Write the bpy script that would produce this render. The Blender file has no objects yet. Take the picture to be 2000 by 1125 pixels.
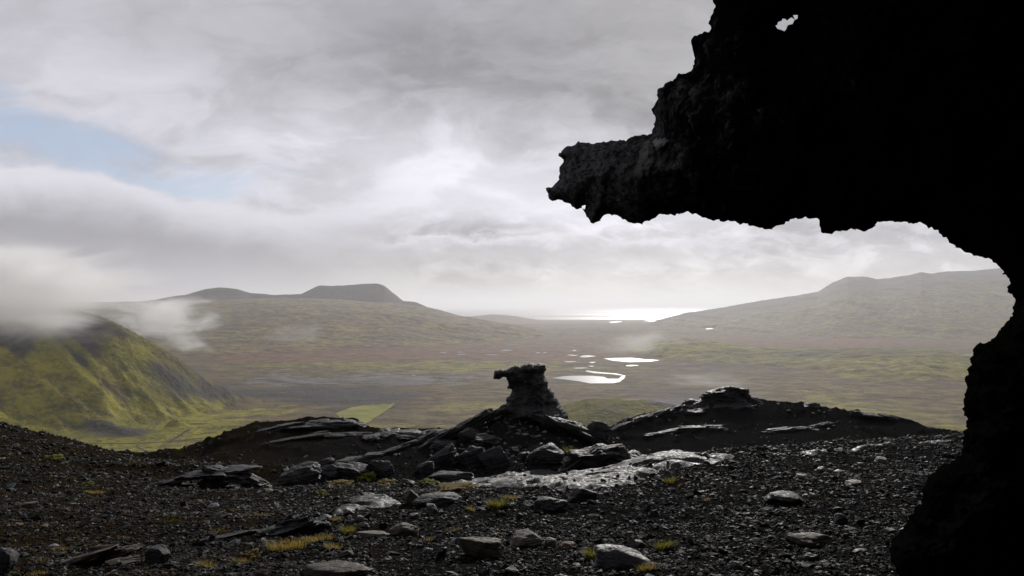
import bpy, bmesh, math, random
import numpy as np
from mathutils import Vector, Matrix

SC = bpy.context.scene
COL = SC.collection
F = 1333.0                    # focal length in pixels of a 2000 px wide frame
PITCH = math.atan((596 - 562.5) / F)
R = math.radians
rng = np.random.default_rng(7)

# ------------------------------------------------------------------ camera
cam_d = bpy.data.cameras.new("camera"); cam_d.sensor_width = 36; cam_d.lens = 36 * F / 2000
cam_d.clip_start = 0.05; cam_d.clip_end = 400000
cam = bpy.data.objects.new("camera", cam_d); COL.objects.link(cam)
cam.rotation_euler = (math.pi / 2 + PITCH, 0, 0)
SC.camera = cam

def e_of(py):                 # photo row -> slope z / depth
    return np.tan(PITCH + np.arctan((562.5 - np.asarray(py, float)) / F))
def py_of(e):
    return 562.5 - F * np.tan(np.arctan(e) - PITCH)
def t_of(px, py=596):         # photo column -> x / depth
    v = (562.5 - np.asarray(py, float)) / F
    return (np.asarray(px, float) - 1000) / F / (math.cos(PITCH) - v * math.sin(PITCH))
def at(px, py, Y):
    return np.stack([t_of(px, py) * Y, np.broadcast_to(Y, np.broadcast(px, py, Y).shape) * 1.0, e_of(py) * Y], -1)

# ------------------------------------------------------------------ noise
_P = np.random.default_rng(3).permutation(256).astype(np.int32); _P = np.concatenate([_P, _P, _P])
_G = np.random.default_rng(4).normal(size=(256, 3)).astype(np.float32); _G /= np.linalg.norm(_G, axis=1)[:, None]
def perlin(p):
    p = np.asarray(p, np.float64)
    i = np.floor(p).astype(np.int64); f = (p - i).astype(np.float32); i &= 255
    u = f * f * f * (f * (f * 6 - 15) + 10)
    out = 0
    for dx in (0, 1):
        wx = u[..., 0] if dx else 1 - u[..., 0]
        for dy in (0, 1):
            wy = u[..., 1] if dy else 1 - u[..., 1]
            for dz in (0, 1):
                wz = u[..., 2] if dz else 1 - u[..., 2]
                h = _P[_P[_P[i[..., 0] + dx] + i[..., 1] + dy] + i[..., 2] + dz] & 255
                g = _G[h]
                d = g[..., 0] * (f[..., 0] - dx) + g[..., 1] * (f[..., 1] - dy) + g[..., 2] * (f[..., 2] - dz)
                out = out + wx * wy * wz * d
    return out
def fbm(p, oct=4, gain=.5, lac=2.03, ridged=False):
    p = np.asarray(p, np.float64); a = 1.; s = 0.
    for k in range(oct):
        n = perlin(p + 17.3 * k)
        if ridged: n = .5 - np.abs(n) * 2
        s = s + a * n; a *= gain; p = p * lac
    return s
def P3(x, y, z=0.):
    return np.stack(np.broadcast_arrays(x, y, z), -1)
def blur(a, n, axis):
    for _ in range(n):
        a = np.apply_along_axis(lambda v: np.convolve(np.pad(v, 1, mode='edge'), [.25, .5, .25], 'valid'), axis, a) if False else \
            (np.take(a, np.clip(np.arange(a.shape[axis]) - 1, 0, None), axis) * .25 + a * .5 +
             np.take(a, np.clip(np.arange(a.shape[axis]) + 1, None, a.shape[axis] - 1), axis) * .25)
    return a
def sstep(a, b, x):
    s = np.clip((x - a) / (b - a), 0, 1); return s * s * (3 - 2 * s)
def smax(a, b, k):
    m = np.maximum(a, b); return m + k * np.log(np.exp((a - m) / k) + np.exp((b - m) / k))

# ------------------------------------------------------------------ mesh + tags
def mesh(name, verts, faces, mat=None, smooth=True, attrs=None):
    """faces: list of index arrays (n,3) or (n,4)"""
    me = bpy.data.meshes.new(name)
    v = np.ascontiguousarray(verts, np.float32)
    fl = [np.ascontiguousarray(f, np.int32) for f in faces if len(f)]
    me.vertices.add(len(v)); me.vertices.foreach_set('co', v.ravel())
    loops = np.concatenate([f.ravel() for f in fl])
    tot = np.concatenate([np.full(len(f), f.shape[1], np.int32) for f in fl])
    st = np.concatenate([[0], np.cumsum(tot)[:-1]]).astype(np.int32)
    me.loops.add(len(loops)); me.loops.foreach_set('vertex_index', loops)
    me.polygons.add(len(tot)); me.polygons.foreach_set('loop_start', st); me.polygons.foreach_set('loop_total', tot)
    me.polygons.foreach_set('use_smooth', np.full(len(tot), smooth, bool))
    for k, a in (attrs or {}).items():
        at_ = me.color_attributes.new(k, 'FLOAT_COLOR', 'POINT')
        at_.data.foreach_set('color', np.ascontiguousarray(a, np.float32).ravel())
    me.update(calc_edges=True); me.validate()
    if mat: me.materials.append(mat)
    return me
def link(name, me, loc=(0, 0, 0), parent=None):
    o = bpy.data.objects.new(name, me); o.location = loc; COL.objects.link(o)
    if parent: o.parent = parent
    return o
def tag(o, label=None, cat=None, group=None, kind=None):
    if label: o['label'] = label
    if cat: o['category'] = cat
    if group: o['group'] = group
    if kind: o['kind'] = kind
    return o
def grid_faces(nr, nc):
    i = np.arange(nr - 1)[:, None] * nc + np.arange(nc - 1)[None]
    return np.stack([i, i + 1, i + nc + 1, i + nc], -1).reshape(-1, 4)

# ------------------------------------------------------------------ node helper
class NT:
    def __init__(s, tree): s.t = tree; s.n = tree.nodes; s.l = tree.links; s.n.clear()
    def node(s, typ, **kw):
        n = s.n.new(typ)
        for k, v in kw.items(): setattr(n, k, v)
        return n
    def inp(s, sock, v):
        if isinstance(v, bpy.types.NodeSocket): s.l.new(v, sock)
        elif v is not None:
            if sock.type == 'RGBA' and len(v) == 3: v = (*v, 1)
            sock.default_value = v
    def m(s, op, a, b=None, c=None, clamp=False):
        n = s.node('ShaderNodeMath', operation=op, use_clamp=clamp)
        for k, v in enumerate((a, b, c)): s.inp(n.inputs[k], v)
        return n.outputs[0]
    def vm(s, op, a, b=None):
        n = s.node('ShaderNodeVectorMath', operation=op)
        s.inp(n.inputs[0], a)
        if b is not None: s.inp(n.inputs[1], b)
        return n.outputs[0]
    def noise(s, vec, scale, detail=4, rough=.55, dist=0, color=False, typ='FBM'):
        n = s.node('ShaderNodeTexNoise', noise_type=typ); s.inp(n.inputs['Vector'], vec)
        for k, v in (('Scale', scale), ('Detail', detail), ('Roughness', rough), ('Distortion', dist)): s.inp(n.inputs[k], v)
        return n.outputs[1 if color else 0]
    def voro(s, vec, scale, feature='F1', out='Distance', rand=1):
        n = s.node('ShaderNodeTexVoronoi', feature=feature); s.inp(n.inputs['Vector'], vec); s.inp(n.inputs['Scale'], scale)
        s.inp(n.inputs['Randomness'], rand)
        return n.outputs[out]
    def mr(s, v, a, b, c=0., d=1., typ='SMOOTHSTEP'):
        n = s.node('ShaderNodeMapRange', interpolation_type=typ)
        for k, x in enumerate((v, a, b, c, d)): s.inp(n.inputs[k], x)
        return n.outputs[0]
    def mix(s, f, a, b, blend='MIX'):
        n = s.node('ShaderNodeMix', data_type='RGBA', blend_type=blend)
        s.inp(n.inputs[0], f); s.inp(n.inputs[6], a); s.inp(n.inputs[7], b)
        return n.outputs[2]
    def xyz(s, v):
        n = s.node('ShaderNodeSeparateXYZ'); s.inp(n.inputs[0], v); return n.outputs
    def comb(s, x, y, z=0.):
        n = s.node('ShaderNodeCombineXYZ')
        for k, v in enumerate((x, y, z)): s.inp(n.inputs[k], v)
        return n.outputs[0]
    def attr(s, name):
        return s.node('ShaderNodeAttribute', attribute_name=name).outputs['Color']
    def obj(s): return s.node('ShaderNodeTexCoord').outputs['Object']
    def pos(s): return s.node('ShaderNodeNewGeometry').outputs['Position']
    def bump(s, h, dist, strength=1., normal=None):
        n = s.node('ShaderNodeBump'); s.inp(n.inputs['Height'], h); s.inp(n.inputs['Distance'], dist); s.inp(n.inputs['Strength'], strength)
        if normal is not None: s.inp(n.inputs['Normal'], normal)
        return n.outputs[0]
    def surf(s, col, rough, normal=None, spec=.5, ior=None, metallic=None):
        b = s.node('ShaderNodeBsdfPrincipled')
        s.inp(b.inputs['Base Color'], col); s.inp(b.inputs['Roughness'], rough)
        if normal is not None: s.inp(b.inputs['Normal'], normal)
        s.inp(b.inputs['Specular IOR Level'], spec)
        if ior: s.inp(b.inputs['IOR'], ior)
        o = s.node('ShaderNodeOutputMaterial'); s.l.new(b.outputs[0], o.inputs['Surface'])
        return b
def material(name):
    m = bpy.data.materials.new(name); m.use_nodes = True
    return m, NT(m.node_tree)

# ------------------------------------------------------------------ world
SUN_AZ, SUN_EL = 12.5, 24.0
def build_world():
    w = bpy.data.worlds.new("World"); SC.world = w; w.use_nodes = True
    n = NT(w.node_tree)
    d = n.node('ShaderNodeTexCoord').outputs['Generated']
    dx, dy, dz = n.xyz(d)
    dyc = n.m('MAXIMUM', dy, .3)
    X = n.m('MULTIPLY', n.m('DIVIDE', dx, dyc), 1333.); X = n.m('ADD', X, 1000.)
    Q = n.m('MULTIPLY', n.m('DIVIDE', dz, dyc), -1333.); Q = n.m('ADD', Q, 596.)
    # turbulence that tears the cloud edges
    low = n.comb(n.m('MULTIPLY', X, 1 / 330.), n.m('MULTIPLY', Q, 1 / 200.), .3)
    wv = n.noise(low, 1.3, 4, .55, color=True)
    wx, wy, _ = n.xyz(wv)
    Xw = n.m('ADD', X, n.m('MULTIPLY', n.m('SUBTRACT', wx, .5), 330.))
    Qw = n.m('ADD', Q, n.m('MULTIPLY', n.m('SUBTRACT', wy, .5), 130.))
    def G(x0, y0, sx, sy, amp, tilt=0.):
        a = n.m('DIVIDE', n.m('SUBTRACT', Xw, x0), sx)
        yy = n.m('SUBTRACT', Qw, y0)
        if tilt: yy = n.m('SUBTRACT', yy, n.m('MULTIPLY', n.m('SUBTRACT', Xw, x0), tilt))
        b = n.m('DIVIDE', yy, sy)
        r = n.m('ADD', n.m('MULTIPLY', a, a), n.m('MULTIPLY', b, b))
        return n.m('MULTIPLY', n.m('EXPONENT', n.m('MULTIPLY', r, -1.)), amp)
    def total(lst, base):
        v = base
        for g in lst: v = n.m('ADD', v, G(*g))
        return v
    L = total([
        (1180, 60, 520, 210, -.30), (700, 120, 260, 70, -.06, -.1), (330, 70, 220, 60, -.05, .2), (1250, 260, 160, 110, -.10),
        (520, 230, 330, 75, .13, .18), (830, 330, 260, 85, .24), (1080, 400, 260, 70, .20),
        (170, 352, 260, 24, .16, .05), (620, 400, 260, 22, .07, .05), (60, 150, 120, 90, .06),
        (420, 470, 430, 42, -.16), (840, 452, 170, 16, -.05, -.05), (60, 500, 260, 60, -.05),
        (700, 520, 300, 20, -.03), (1180, 556, 360, 40, .12), (1450, 500, 260, 60, .12), (1150, 440, 300, 22, .12), (320, 520, 60, 22, .08),
        (1750, 500, 200, 60, .02), (1480, 235, 80, 65, 3.)], .575)
    # broad and fine structure
    st = n.comb(n.m('MULTIPLY', X, 1 / 260.), n.m('MULTIPLY', Q, 1 / 110.), 1.7)
    n1 = n.m('ADD', n.m('MULTIPLY', n.noise(st, 1., 9, .6, .35), .7), n.m('MULTIPLY', n.noise(st, 2.6, 9, .62, .8), .3))
    L = n.m('ADD', L, n.m('MULTIPLY', n.m('SUBTRACT', n1, .5), n.mr(Q, 20., 300., .26, .52)))
    # little cumulus in the low band towards the sun
    cu = n.noise(n.comb(n.m('MULTIPLY', X, 1 / 120.), n.m('MULTIPLY', Q, 1 / 48.), 4.1), 1., 8, .6, .4)
    band = n.m('MULTIPLY', n.mr(Q, 400., 450.), n.mr(Q, 590., 520.))
    band = n.m('MULTIPLY', band, n.mr(X, 600., 850.))
    L = n.m('ADD', L, n.m('MULTIPLY', n.m('MULTIPLY', n.mr(cu, .42, .62, -1., 1.), .12), band))
    # billows with lit rims
    bl = n.noise(n.comb(n.m('ADD', n.m('MULTIPLY', X, 1 / 190.), n.m('MULTIPLY', wx, .8)), n.m('ADD', n.m('MULTIPLY', Q, 1 / 95.), n.m('MULTIPLY', wy, .8)), 6.6), 1., 10, .58, .5)
    L = n.m('ADD', L, n.m('MULTIPLY', n.mr(bl, .40, .60, -1., 1.), n.mr(Q, 20., 280., .025, .07)))
    # a long bank with a bright torn upper edge, left
    e1 = n.noise(n.comb(n.m('MULTIPLY', X, 1 / 150.), n.m('MULTIPLY', Q, 1 / 80.), 2.2), 1., 9, .6, .4)
    s1_ = n.m('ADD', n.m('SUBTRACT', Q, n.mr(X, 60., 620., 332., 412., 'SMOOTHSTEP')), n.m('MULTIPLY', n.m('SUBTRACT', e1, .5), 75.))
    bank = n.m('MULTIPLY', n.mr(s1_, -5., 15.), n.mr(X, 900., 520.))
    Lb = n.m('ADD', n.m('SUBTRACT', .78, n.mr(s1_, 8., 110., 0., .42)), n.m('MULTIPLY', n.m('SUBTRACT', n1, .5), .22))
    Lb = n.m('ADD', Lb, n.mr(Q, 470., 560., 0., .10))
    # low cumulus row above the sea
    e2 = n.noise(n.comb(n.m('MULTIPLY', X, 1 / 105.), n.m('MULTIPLY', Q, 1 / 60.), 8.2), 1., 9, .6, .3)
    s2_ = n.m('ADD', n.m('SUBTRACT', Q, 458.), n.m('MULTIPLY', n.m('SUBTRACT', e2, .5), 100.))
    cmu = n.m('MULTIPLY', n.m('MULTIPLY', n.mr(s2_, -3., 13.), n.mr(Q, 524., 498.)), n.m('MULTIPLY', n.mr(X, 640., 800.), n.mr(X, 1520., 1260.)))
    Lc = n.m('ADD', n.m('SUBTRACT', .93, n.mr(s2_, 2., 34., 0., .38)), n.m('MULTIPLY', n.m('SUBTRACT', bl, .5), .25))
    L = n.m('ADD', n.m('MULTIPLY', L, n.m('SUBTRACT', 1., n.m('MULTIPLY', cmu, .75))), n.m('MULTIPLY', n.m('MULTIPLY', Lc, cmu), .75))
    L = n.m('ADD', n.m('MULTIPLY', L, n.m('SUBTRACT', 1., bank)), n.m('MULTIPLY', Lb, bank))
    # away from the photographed part the overcast is an even grey
    far = n.mr(Q, -150., -900.)
    back = n.mr(dy, .35, -.1)
    L = n.m('MULTIPLY', L, n.mr(far, 0., 1., 1., .62)); L = n.m('MULTIPLY', L, n.mr(back, 0., 1., 1., .62))
    L = n.m('MAXIMUM', L, .05)
    warm = n.m('MULTIPLY', n.mr(Q, 420., 590.), n.mr(X, 300., 900.))
    tint = n.mix(warm, (.965, .955, 1.05), (1.025, 1.0, .94))
    cl = n.mix(1., tint, n.comb(L, L, L), 'MULTIPLY')
    # sun glow behind the cloud
    sv = Vector((math.sin(R(SUN_AZ)) * math.cos(R(SUN_EL)), math.cos(R(SUN_AZ)) * math.cos(R(SUN_EL)), math.sin(R(SUN_EL))))
    dn = n.node('ShaderNodeVectorMath', operation='DOT_PRODUCT'); n.inp(dn.inputs[0], d); dn.inputs[1].default_value = sv
    glow = n.m('POWER', n.m('MAXIMUM', dn.outputs['Value'], 0.), 60.)
    cl = n.mix(1., cl, n.mix(1., n.comb(glow, glow, glow), (.12, .115, .10), 'MULTIPLY'), 'ADD')
    # clear sky seen through the gap
    sky = n.node('ShaderNodeTexSky', sky_type='NISHITA'); sky.sun_disc = False
    sky.sun_elevation = R(SUN_EL); sky.sun_rotation = R(SUN_AZ); sky.altitude = 300; sky.dust_density = 1.5
    hole = total([(30, 262, 170, 62, 1.1), (210, 312, 150, 52, 1.0, .25), (400, 372, 130, 26, .95, .15), (620, 300, 120, 18, .3), (340, 275, 120, 24, .6), (20, 170, 80, 40, .6), (520, 345, 120, 22, .5)], 0.)
    hole = n.m('ADD', hole, n.m('MULTIPLY', n.m('SUBTRACT', n.noise(st, 1.5, 10, .66, .9), .5), 2.2))
    hm = n.m('MULTIPLY', n.mr(hole, .30, 1.25, 0., .80), n.m('SUBTRACT', 1., n.mr(s1_, -5., 15.)))
    skyc = n.mix(.55, sky.outputs[0], (4.2, 5.3, 7.6))
    c10 = n.vm('SCALE', cl); n.inp(c10.node.inputs['Scale'], 10.)
    col = n.mix(hm, c10, skyc)
    col = n.mix(n.mr(dz, 0., -.02), col, (1.2, 1.2, 1.15))
    bg = n.node('ShaderNodeBackground'); n.inp(bg.inputs[0], col); bg.inputs[1].default_value = .1
    o = n.node('ShaderNodeOutputWorld'); n.l.new(bg.outputs[0], o.inputs[0])
    w.cycles.sampling_method = 'MANUAL'; w.cycles.sample_map_resolution = 1024
    sd = bpy.data.lights.new("sun", 'SUN'); sd.energy = SUN_E; sd.angle = R(SUN_A); sd.color = (1, .96, .90)
    so = bpy.data.objects.new("sun", sd); COL.objects.link(so)
    so.rotation_euler = (-sv).to_track_quat('-Z', 'Y').to_euler()
SUN_E, SUN_A = 3.0, 1.
build_world()

# ------------------------------------------------------------------ valley, hills, mountains: one height field
ZS = -325.
tin = np.linspace(-.80, .80, 960)
T = np.concatenate([np.linspace(-1.7, -.81, 60), tin, np.linspace(.81, 1.7, 60)])
YV = np.concatenate([np.exp(np.linspace(np.log(110), np.log(900), 60)), np.exp(np.linspace(np.log(906), np.log(24000), 640))])
TT, YY = np.meshgrid(T, YV)          # rows: depth
PX = 1000 + F * TT
XX = TT * YY
def zfloor(Y):
    return np.interp(Y, [110, 500, 900, 1300, 4000, 14800, 15800, 24000], [-130, -190, -235, -245, -246, -319, -331, -420])
def curve(px, pts, k=8):
    xs = np.arange(-1500, 3600, 4.); p = np.array(pts, float)
    out = []
    for c in range(1, p.shape[1]):
        v = np.interp(xs, p[:, 0], p[:, c])
        ker = np.exp(-np.linspace(-2, 2, 2 * (k // 4) + 1) ** 2); ker /= ker.sum()
        pad = len(ker) // 2
        v = np.convolve(np.pad(v, pad, mode='edge'), ker, 'valid')
        out.append(np.interp(px, xs, v))
    return out
ZF = zfloor(YY)
def feature(crest, foot, p, back, k=8):
    """crest: (px, py, depth) silhouette; foot: (px, depth) where the front slope starts"""
    py, Yc = curve(PX, crest, k); Yf, = curve(PX, foot, 60)
    zc = e_of(py) * Yc
    s = np.clip((YY - Yf) / np.maximum(Yc - Yf, 1), 0, 1)
    f = ZF - 30
    z = f + (zc - f) * s ** p
    bk = YY > Yc
    z = np.where(bk, zc - (YY - Yc) * back, z)
    z = np.where(zc < zfloor(Yc), f - 20, z)
    return z, s * (zc > zfloor(Yc))
# left green slope
f1, s1 = feature([(-1300, 300, 1400), (-600, 430, 1400), (-300, 500, 1420), (-100, 550, 1450), (0, 572, 1500), (60, 583, 1520), (120, 594, 1540), (200, 618, 1570),
                  (250, 642, 1600), (300, 668, 1630), (350, 700, 1660), (400, 735, 1700), (450, 760, 1730), (500, 779, 1760), (545, 792, 1780), (600, 830, 1780), (640, 900, 1780)],
                 [(-600, 950), (0, 1120), (250, 1250), (420, 1400), (520, 1640), (600, 1760)], 1.45, .45, 24)
# spur foot with dark scree, left valley floor
f1b, s1b = feature([(-100, 800, 1340), (60, 806, 1340), (150, 815, 1330), (210, 826, 1310), (250, 838, 1290), (285, 855, 1275), (330, 900, 1270)],
                   [(-100, 1150), (330, 1220)], 1.1, .3, 16)
f1c, _ = feature([(300, 860, 1330), (335, 822, 1330), (350, 820, 1330), (365, 826, 1330), (400, 870, 1330)], [(0, 1290), (400, 1300)], .7, .5, 10)
# plateau left, with two flat-topped mountains on it
f2, s2 = feature([(-1300, 540, 7200), (0, 588, 7200), (240, 589, 7200), (300, 589, 7200), (500, 583, 7200), (560, 582, 7200), (700, 588, 7200), (780, 591, 7200), (840, 600, 7100),
                  (870, 609, 6900), (900, 617, 6700), (950, 625, 6500), (1000, 633, 6300), (1050, 645, 6000), (1120, 668, 5600), (1200, 700, 5400)],
                 [(0, 2600), (400, 2900), (800, 3500), (1200, 4600)], .92, .10, 24)
f2b, s2b = feature([(150, 600, 8200), (240, 589, 8200), (300, 583, 8200), (365, 574, 8200), (400, 565, 8200), (430, 561.5, 8200), (462, 563, 8200), (490, 571, 8200), (540, 575, 8200),
                    (588, 573, 8200), (606, 564, 8200), (622, 556.5, 8200), (648, 557, 8200), (700, 553.5, 8200), (735, 551.5, 8200), (750, 555, 8200), (768, 570, 8200), (788, 586, 8200), (812, 588, 8200),
                    (832, 596, 8200), (842, 605, 8200), (870, 614, 8200), (905, 621, 8200), (930, 640, 8200)],
                   [(0, 7000), (1000, 7000)], 1.5, .5, 4)
f3, _ = feature([(880, 627, 12500), (925, 616.5, 12500), (960, 613.5, 12500), (985, 614.5, 12500), (1015, 618.5, 12500), (1050, 624, 12500), (1120, 640, 12500)], [(0, 11000), (1200, 11000)], 1., .3, 8)
# right mountain
f4, s4 = feature([(1260, 634, 9500), (1300, 621, 9500), (1340, 611, 9500), (1400, 603, 9500), (1450, 594, 9500), (1500, 585, 9500), (1560, 577, 9400), (1598, 570, 9400), (1628, 551, 9300), (1655, 541, 9300),
                  (1690, 541.5, 9300), (1712, 546, 9300), (1740, 544, 9300), (1772, 538, 9300), (1800, 532, 9300), (1822, 534.5, 9300), (1850, 530, 9300), (1900, 529, 9300), (1950, 525, 9300), (2100, 518, 9300),
                  (2500, 530, 9300), (3300, 500, 9300)],
                 [(1200, 8200), (1400, 6500), (1600, 4700), (3000, 4400)], 1.25, .3, 5)
# rolling hills right of the ponds
f5, s5 = feature([(1180, 720, 3600), (1230, 683, 3600), (1290, 664, 3600), (1340, 659, 3600), (1400, 666, 3500), (1460, 677, 3400), (1520, 680, 3300), (1600, 681, 3200), (1700, 680, 3100), (1770, 683, 3000),
                  (1830, 684, 3000), (1870, 689, 2950), (1920, 694, 2900), (2200, 700, 2800), (3300, 690, 2800)],
                 [(1200, 3200), (1400, 2300), (1700, 1500), (3000, 1300)], .95, .12, 16)
f7, s7 = feature([(1040, 830, 1330), (1070, 806, 1330), (1100, 789, 1330), (1150, 779, 1330), (1210, 778, 1330), (1270, 782, 1330), (1320, 789, 1330), (1380, 802, 1330), (1440, 830, 1330)],
                 [(1000, 1050), (1500, 1050)], .7, .35, 16)
Z = ZF.copy()
feats = {}
for nm, f, k in (('f2', f2, 6), ('f2b', f2b, 5), ('f3', f3, 4), ('f4', f4, 6), ('f5', f5, 5), ('f1', f1, 5), ('f1b', f1b, 2), ('f1c', f1c, 1), ('f7', f7, 2.5)):
    feats[nm] = sstep(0, 12, f - Z); Z = smax(Z, f, k)
lift = np.clip((Z - ZF) / 40, 0, 1)
n_big = fbm(P3(XX / 620, YY / 620, .5), 6)
n_mid = fbm(P3(XX / 130, YY / 130, 7.5), 5)
gul = fbm(P3((XX * .35 + YY * .94) / 75, (XX * .94 - YY * .35) / 330, 3.3), 5, ridged=True)
gul4 = fbm(P3(XX / 330, YY / 1300, 9.3), 6, ridged=True)
flat = 1 - sstep(0, 25, np.abs(Z - ZF)) * .9
Z += lift * (n_big * 14 * sstep(1500, 6000, YY) + n_mid * 2.5)
Z += feats['f1'] * (1 - feats['f1b']) * (gul * 13 + fbm(P3((XX * .35 + YY * .94) / 26, (XX * .94 - YY * .35) / 120, 5.3), 4, ridged=True) * 4.5) * s1 * (1.02 - s1) * 3
Z += feats['f4'] * gul4 * 75 * s4 * (1.05 - s4) * 2
Z += feats['f2'] * n_big * 22 * s2 * (1.1 - s2) + feats['f2'] * fbm(P3(XX / 420, YY / 210, 1.), 5, ridged=True) * 26 * s2 * (1.05 - s2) * 3
Z += feats['f5'] * fbm(P3(XX / 220, YY / 160, 2.), 5) * 26 * s5 * (1.15 - s5) * 1.6
shore = sstep(14800, 10000, YY)
hum = fbm(P3(XX / 75, YY / 48, 13.), 4)
Z += (1 - lift) * (.15 + .85 * shore) * (n_mid * 2.2 + n_big * 1.5 + hum * 2.6 * sstep(1400, 1900, YY)) + sstep(4200, 7000, YY) * shore * (1 - lift) * (n_big * 16 + fbm(P3(XX / 500, YY / 240, 15.), 5, ridged=True) * 14)
Z += (feats['f5'] + feats['f2'] * .8) * hum * 3.
# ponds lie in flat hollows
PONDS = [
 ('large pale pond with a curled sandy tongue, nearest the black hoodoo', [(1076, 738.5), (1100, 735), (1122, 734), (1156, 734), (1180, 736.2), (1186, 739.5), (1208, 740), (1212, 736.5), (1216, 733.5), (1197, 731), (1160, 729), (1143, 725.5), (1146, 723.5), (1167, 726.3), (1205, 729.8), (1221.5, 734), (1219.6, 738.4), (1210, 746), (1197, 748.5), (1152, 749), (1130, 744.7), (1104, 741.4)]),
 ('wide pale pond beyond the curled pond, under the god rays', [(1178.6, 700.3), (1205, 699), (1234.6, 698.8), (1257, 701.4), (1288.7, 703.6), (1272, 705.9), (1231, 707.4), (1197, 704.8)])]
for lab, cx, cy, hw, hh in [
 ('short thin pond just left of the wide pale pond', 1113, 706.6, 11, 1.1), ('thin pond above the short one, left half of a pair', 1118, 694, 10, 1.1), ('thin pond in the valley, longer right half of a pair', 1146, 696, 15, 1.7),
 ('little pond between the wide pond and the curled pond', 1157, 707.8, 6, 1.1), ('tiny pond above the tongue of the curled pond', 1155, 715.4, 5, .8), ('narrow winding pond left above the curled pond', 1132, 719, 13, 1.0),
 ('narrow pond under the wide pond, to the right', 1233, 714, 12, 1.0), ('tiny pond farthest up the stream above the pair', 1122, 684.6, 4, 1.0), ('faint sliver of pond on the red heath, right one', 1064, 688.7, 4, .8),
 ('faint sliver of pond on the red heath, left one', 1051, 688.7, 5, .8), ('bright thin pond on the red heath at its far edge', 989, 684.2, 11, 1.1), ('thin broken pond on the red heath, middle', 961, 693, 14, .9),
 ('thin pond low on the red heath, left middle', 901, 692, 9, .8), ('small pond above it on the red heath', 899, 687.8, 7, .7), ('leftmost small pond on the red heath', 866, 688.7, 6, 1.0), ('lone small pond on the grey gravel plain', 808, 733, 5, .9),
 ('bright far pond on the lowland near the sea', 1201, 629, 12, 1.5), ('long far pond on the lowland below the sea glitter', 1275, 627, 14, 1.1), ('far pond at the foot of the right mountain', 1385, 642, 7, 1.0), ('pale pond behind the hill crest beside the pillar', 1893, 693, 14, 1.6)]:
    PONDS.append((lab, [(cx + hw * math.cos(a) * (1 + .25 * math.sin(3 * a + cx)), cy - hh * math.sin(a) * (1 + .2 * math.sin(2 * a + cy)) - hh * .5 * math.cos(a) * math.sin(cx)) for a in np.linspace(0, 2 * math.pi, 18, endpoint=False)]))
def vz(t, Y):
    r = np.interp(np.log(Y), np.log(YV), np.arange(len(YV))); c = np.interp(t, T, np.arange(len(T)))
    r0 = np.clip(r.astype(int), 0, len(YV) - 2); c0 = np.clip(c.astype(int), 0, len(T) - 2); a = r - r0; b = c - c0
    return (Z[r0, c0] * (1 - a) * (1 - b) + Z[r0 + 1, c0] * a * (1 - b) + Z[r0, c0 + 1] * (1 - a) * b + Z[r0 + 1, c0 + 1] * a * b)
def vhit(px, py, ymin=900):
    t = float(t_of(px, py)); ys = np.exp(np.linspace(np.log(ymin), np.log(23000), 3000))
    e = vz(np.full(3000, t), ys) / ys
    k = np.argmax(e >= float(e_of(py)))
    return t, (ys[k] if e[k] >= float(e_of(py)) else None)
pond_geo = []
for lab, pts in PONDS:
    c = np.mean(np.array(pts), 0); t, Yc = vhit(c[0], c[1])
    if Yc is None: continue
    zw = float(vz(np.array([t]), np.array([Yc]))[0])
    p = np.array(pts); Yp = zw / e_of(p[:, 1]); ok = (Yp > 500) & (Yp < 22000)
    xy = np.stack([t_of(p[:, 0], p[:, 1]) * Yp, Yp], -1)[ok]
    pond_geo.append((lab, xy, zw))
    ext_t = (xy[:, 0] / xy[:, 1]).min(), (xy[:, 0] / xy[:, 1]).max()
    y0, y1 = xy[:, 1].min(), xy[:, 1].max(); mY = .12 * (y1 - y0) + 40; mT = .012
    w = sstep(y0 - mY, y0, YY) * (1 - sstep(y1, y1 + mY, YY)) * sstep(ext_t[0] - mT, ext_t[0], TT) * (1 - sstep(ext_t[1], ext_t[1] + mT, TT))
    Z = Z * (1 - w) + (zw - .5) * w
# cover: red heath / green moss / dark gravel / pale grey gravel
PYV = py_of(Z / YY)
def GB(x0, y0, sx, sy, a=1.): return a * np.exp(-((PX - x0) / sx) ** 2 - ((PYV - y0) / sy) ** 2)
nz = fbm(P3(XX / 300, YY / 300, 21.), 5) ; nz2 = fbm(P3(XX / 90, YY / 90, 31.), 4)
farw = sstep(3000, 6000, YY)
red = np.clip(GB(950, 692, 300, 11, 1.05) + GB(660, 690, 170, 16, .9) + GB(500, 700, 140, 12, .5) + GB(1600, 668, 230, 8, .9) + GB(1230, 768, 190, 14, .55) + farw * .25 * (1 - feats['f4'] * .6) + GB(800, 640, 260, 30, .25), 0, 1)
grn = np.clip(feats['f1'] * (.78 - .45 * sstep(.7, 1., s1)) + (1 - lift) * sstep(1800, 1550, YY + fbm(P3(XX / 150, YY / 150, 48.), 4) * 300) * .95 * sstep(600, 420, PX + fbm(P3(XX / 150, YY / 90, 44.), 5) * 300) + feats['f5'] * .62 + feats['f7'] * .62 +
              GB(700, 715, 320, 11, .5) + GB(900, 800, 130, 20, .55) + GB(1650, 800, 300, 40, .5) + feats['f2'] * .26 * (1 - feats['f2b']) + feats['f4'] * .25 + GB(1000, 720, 200, 14, .35), 0, 1)
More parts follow.
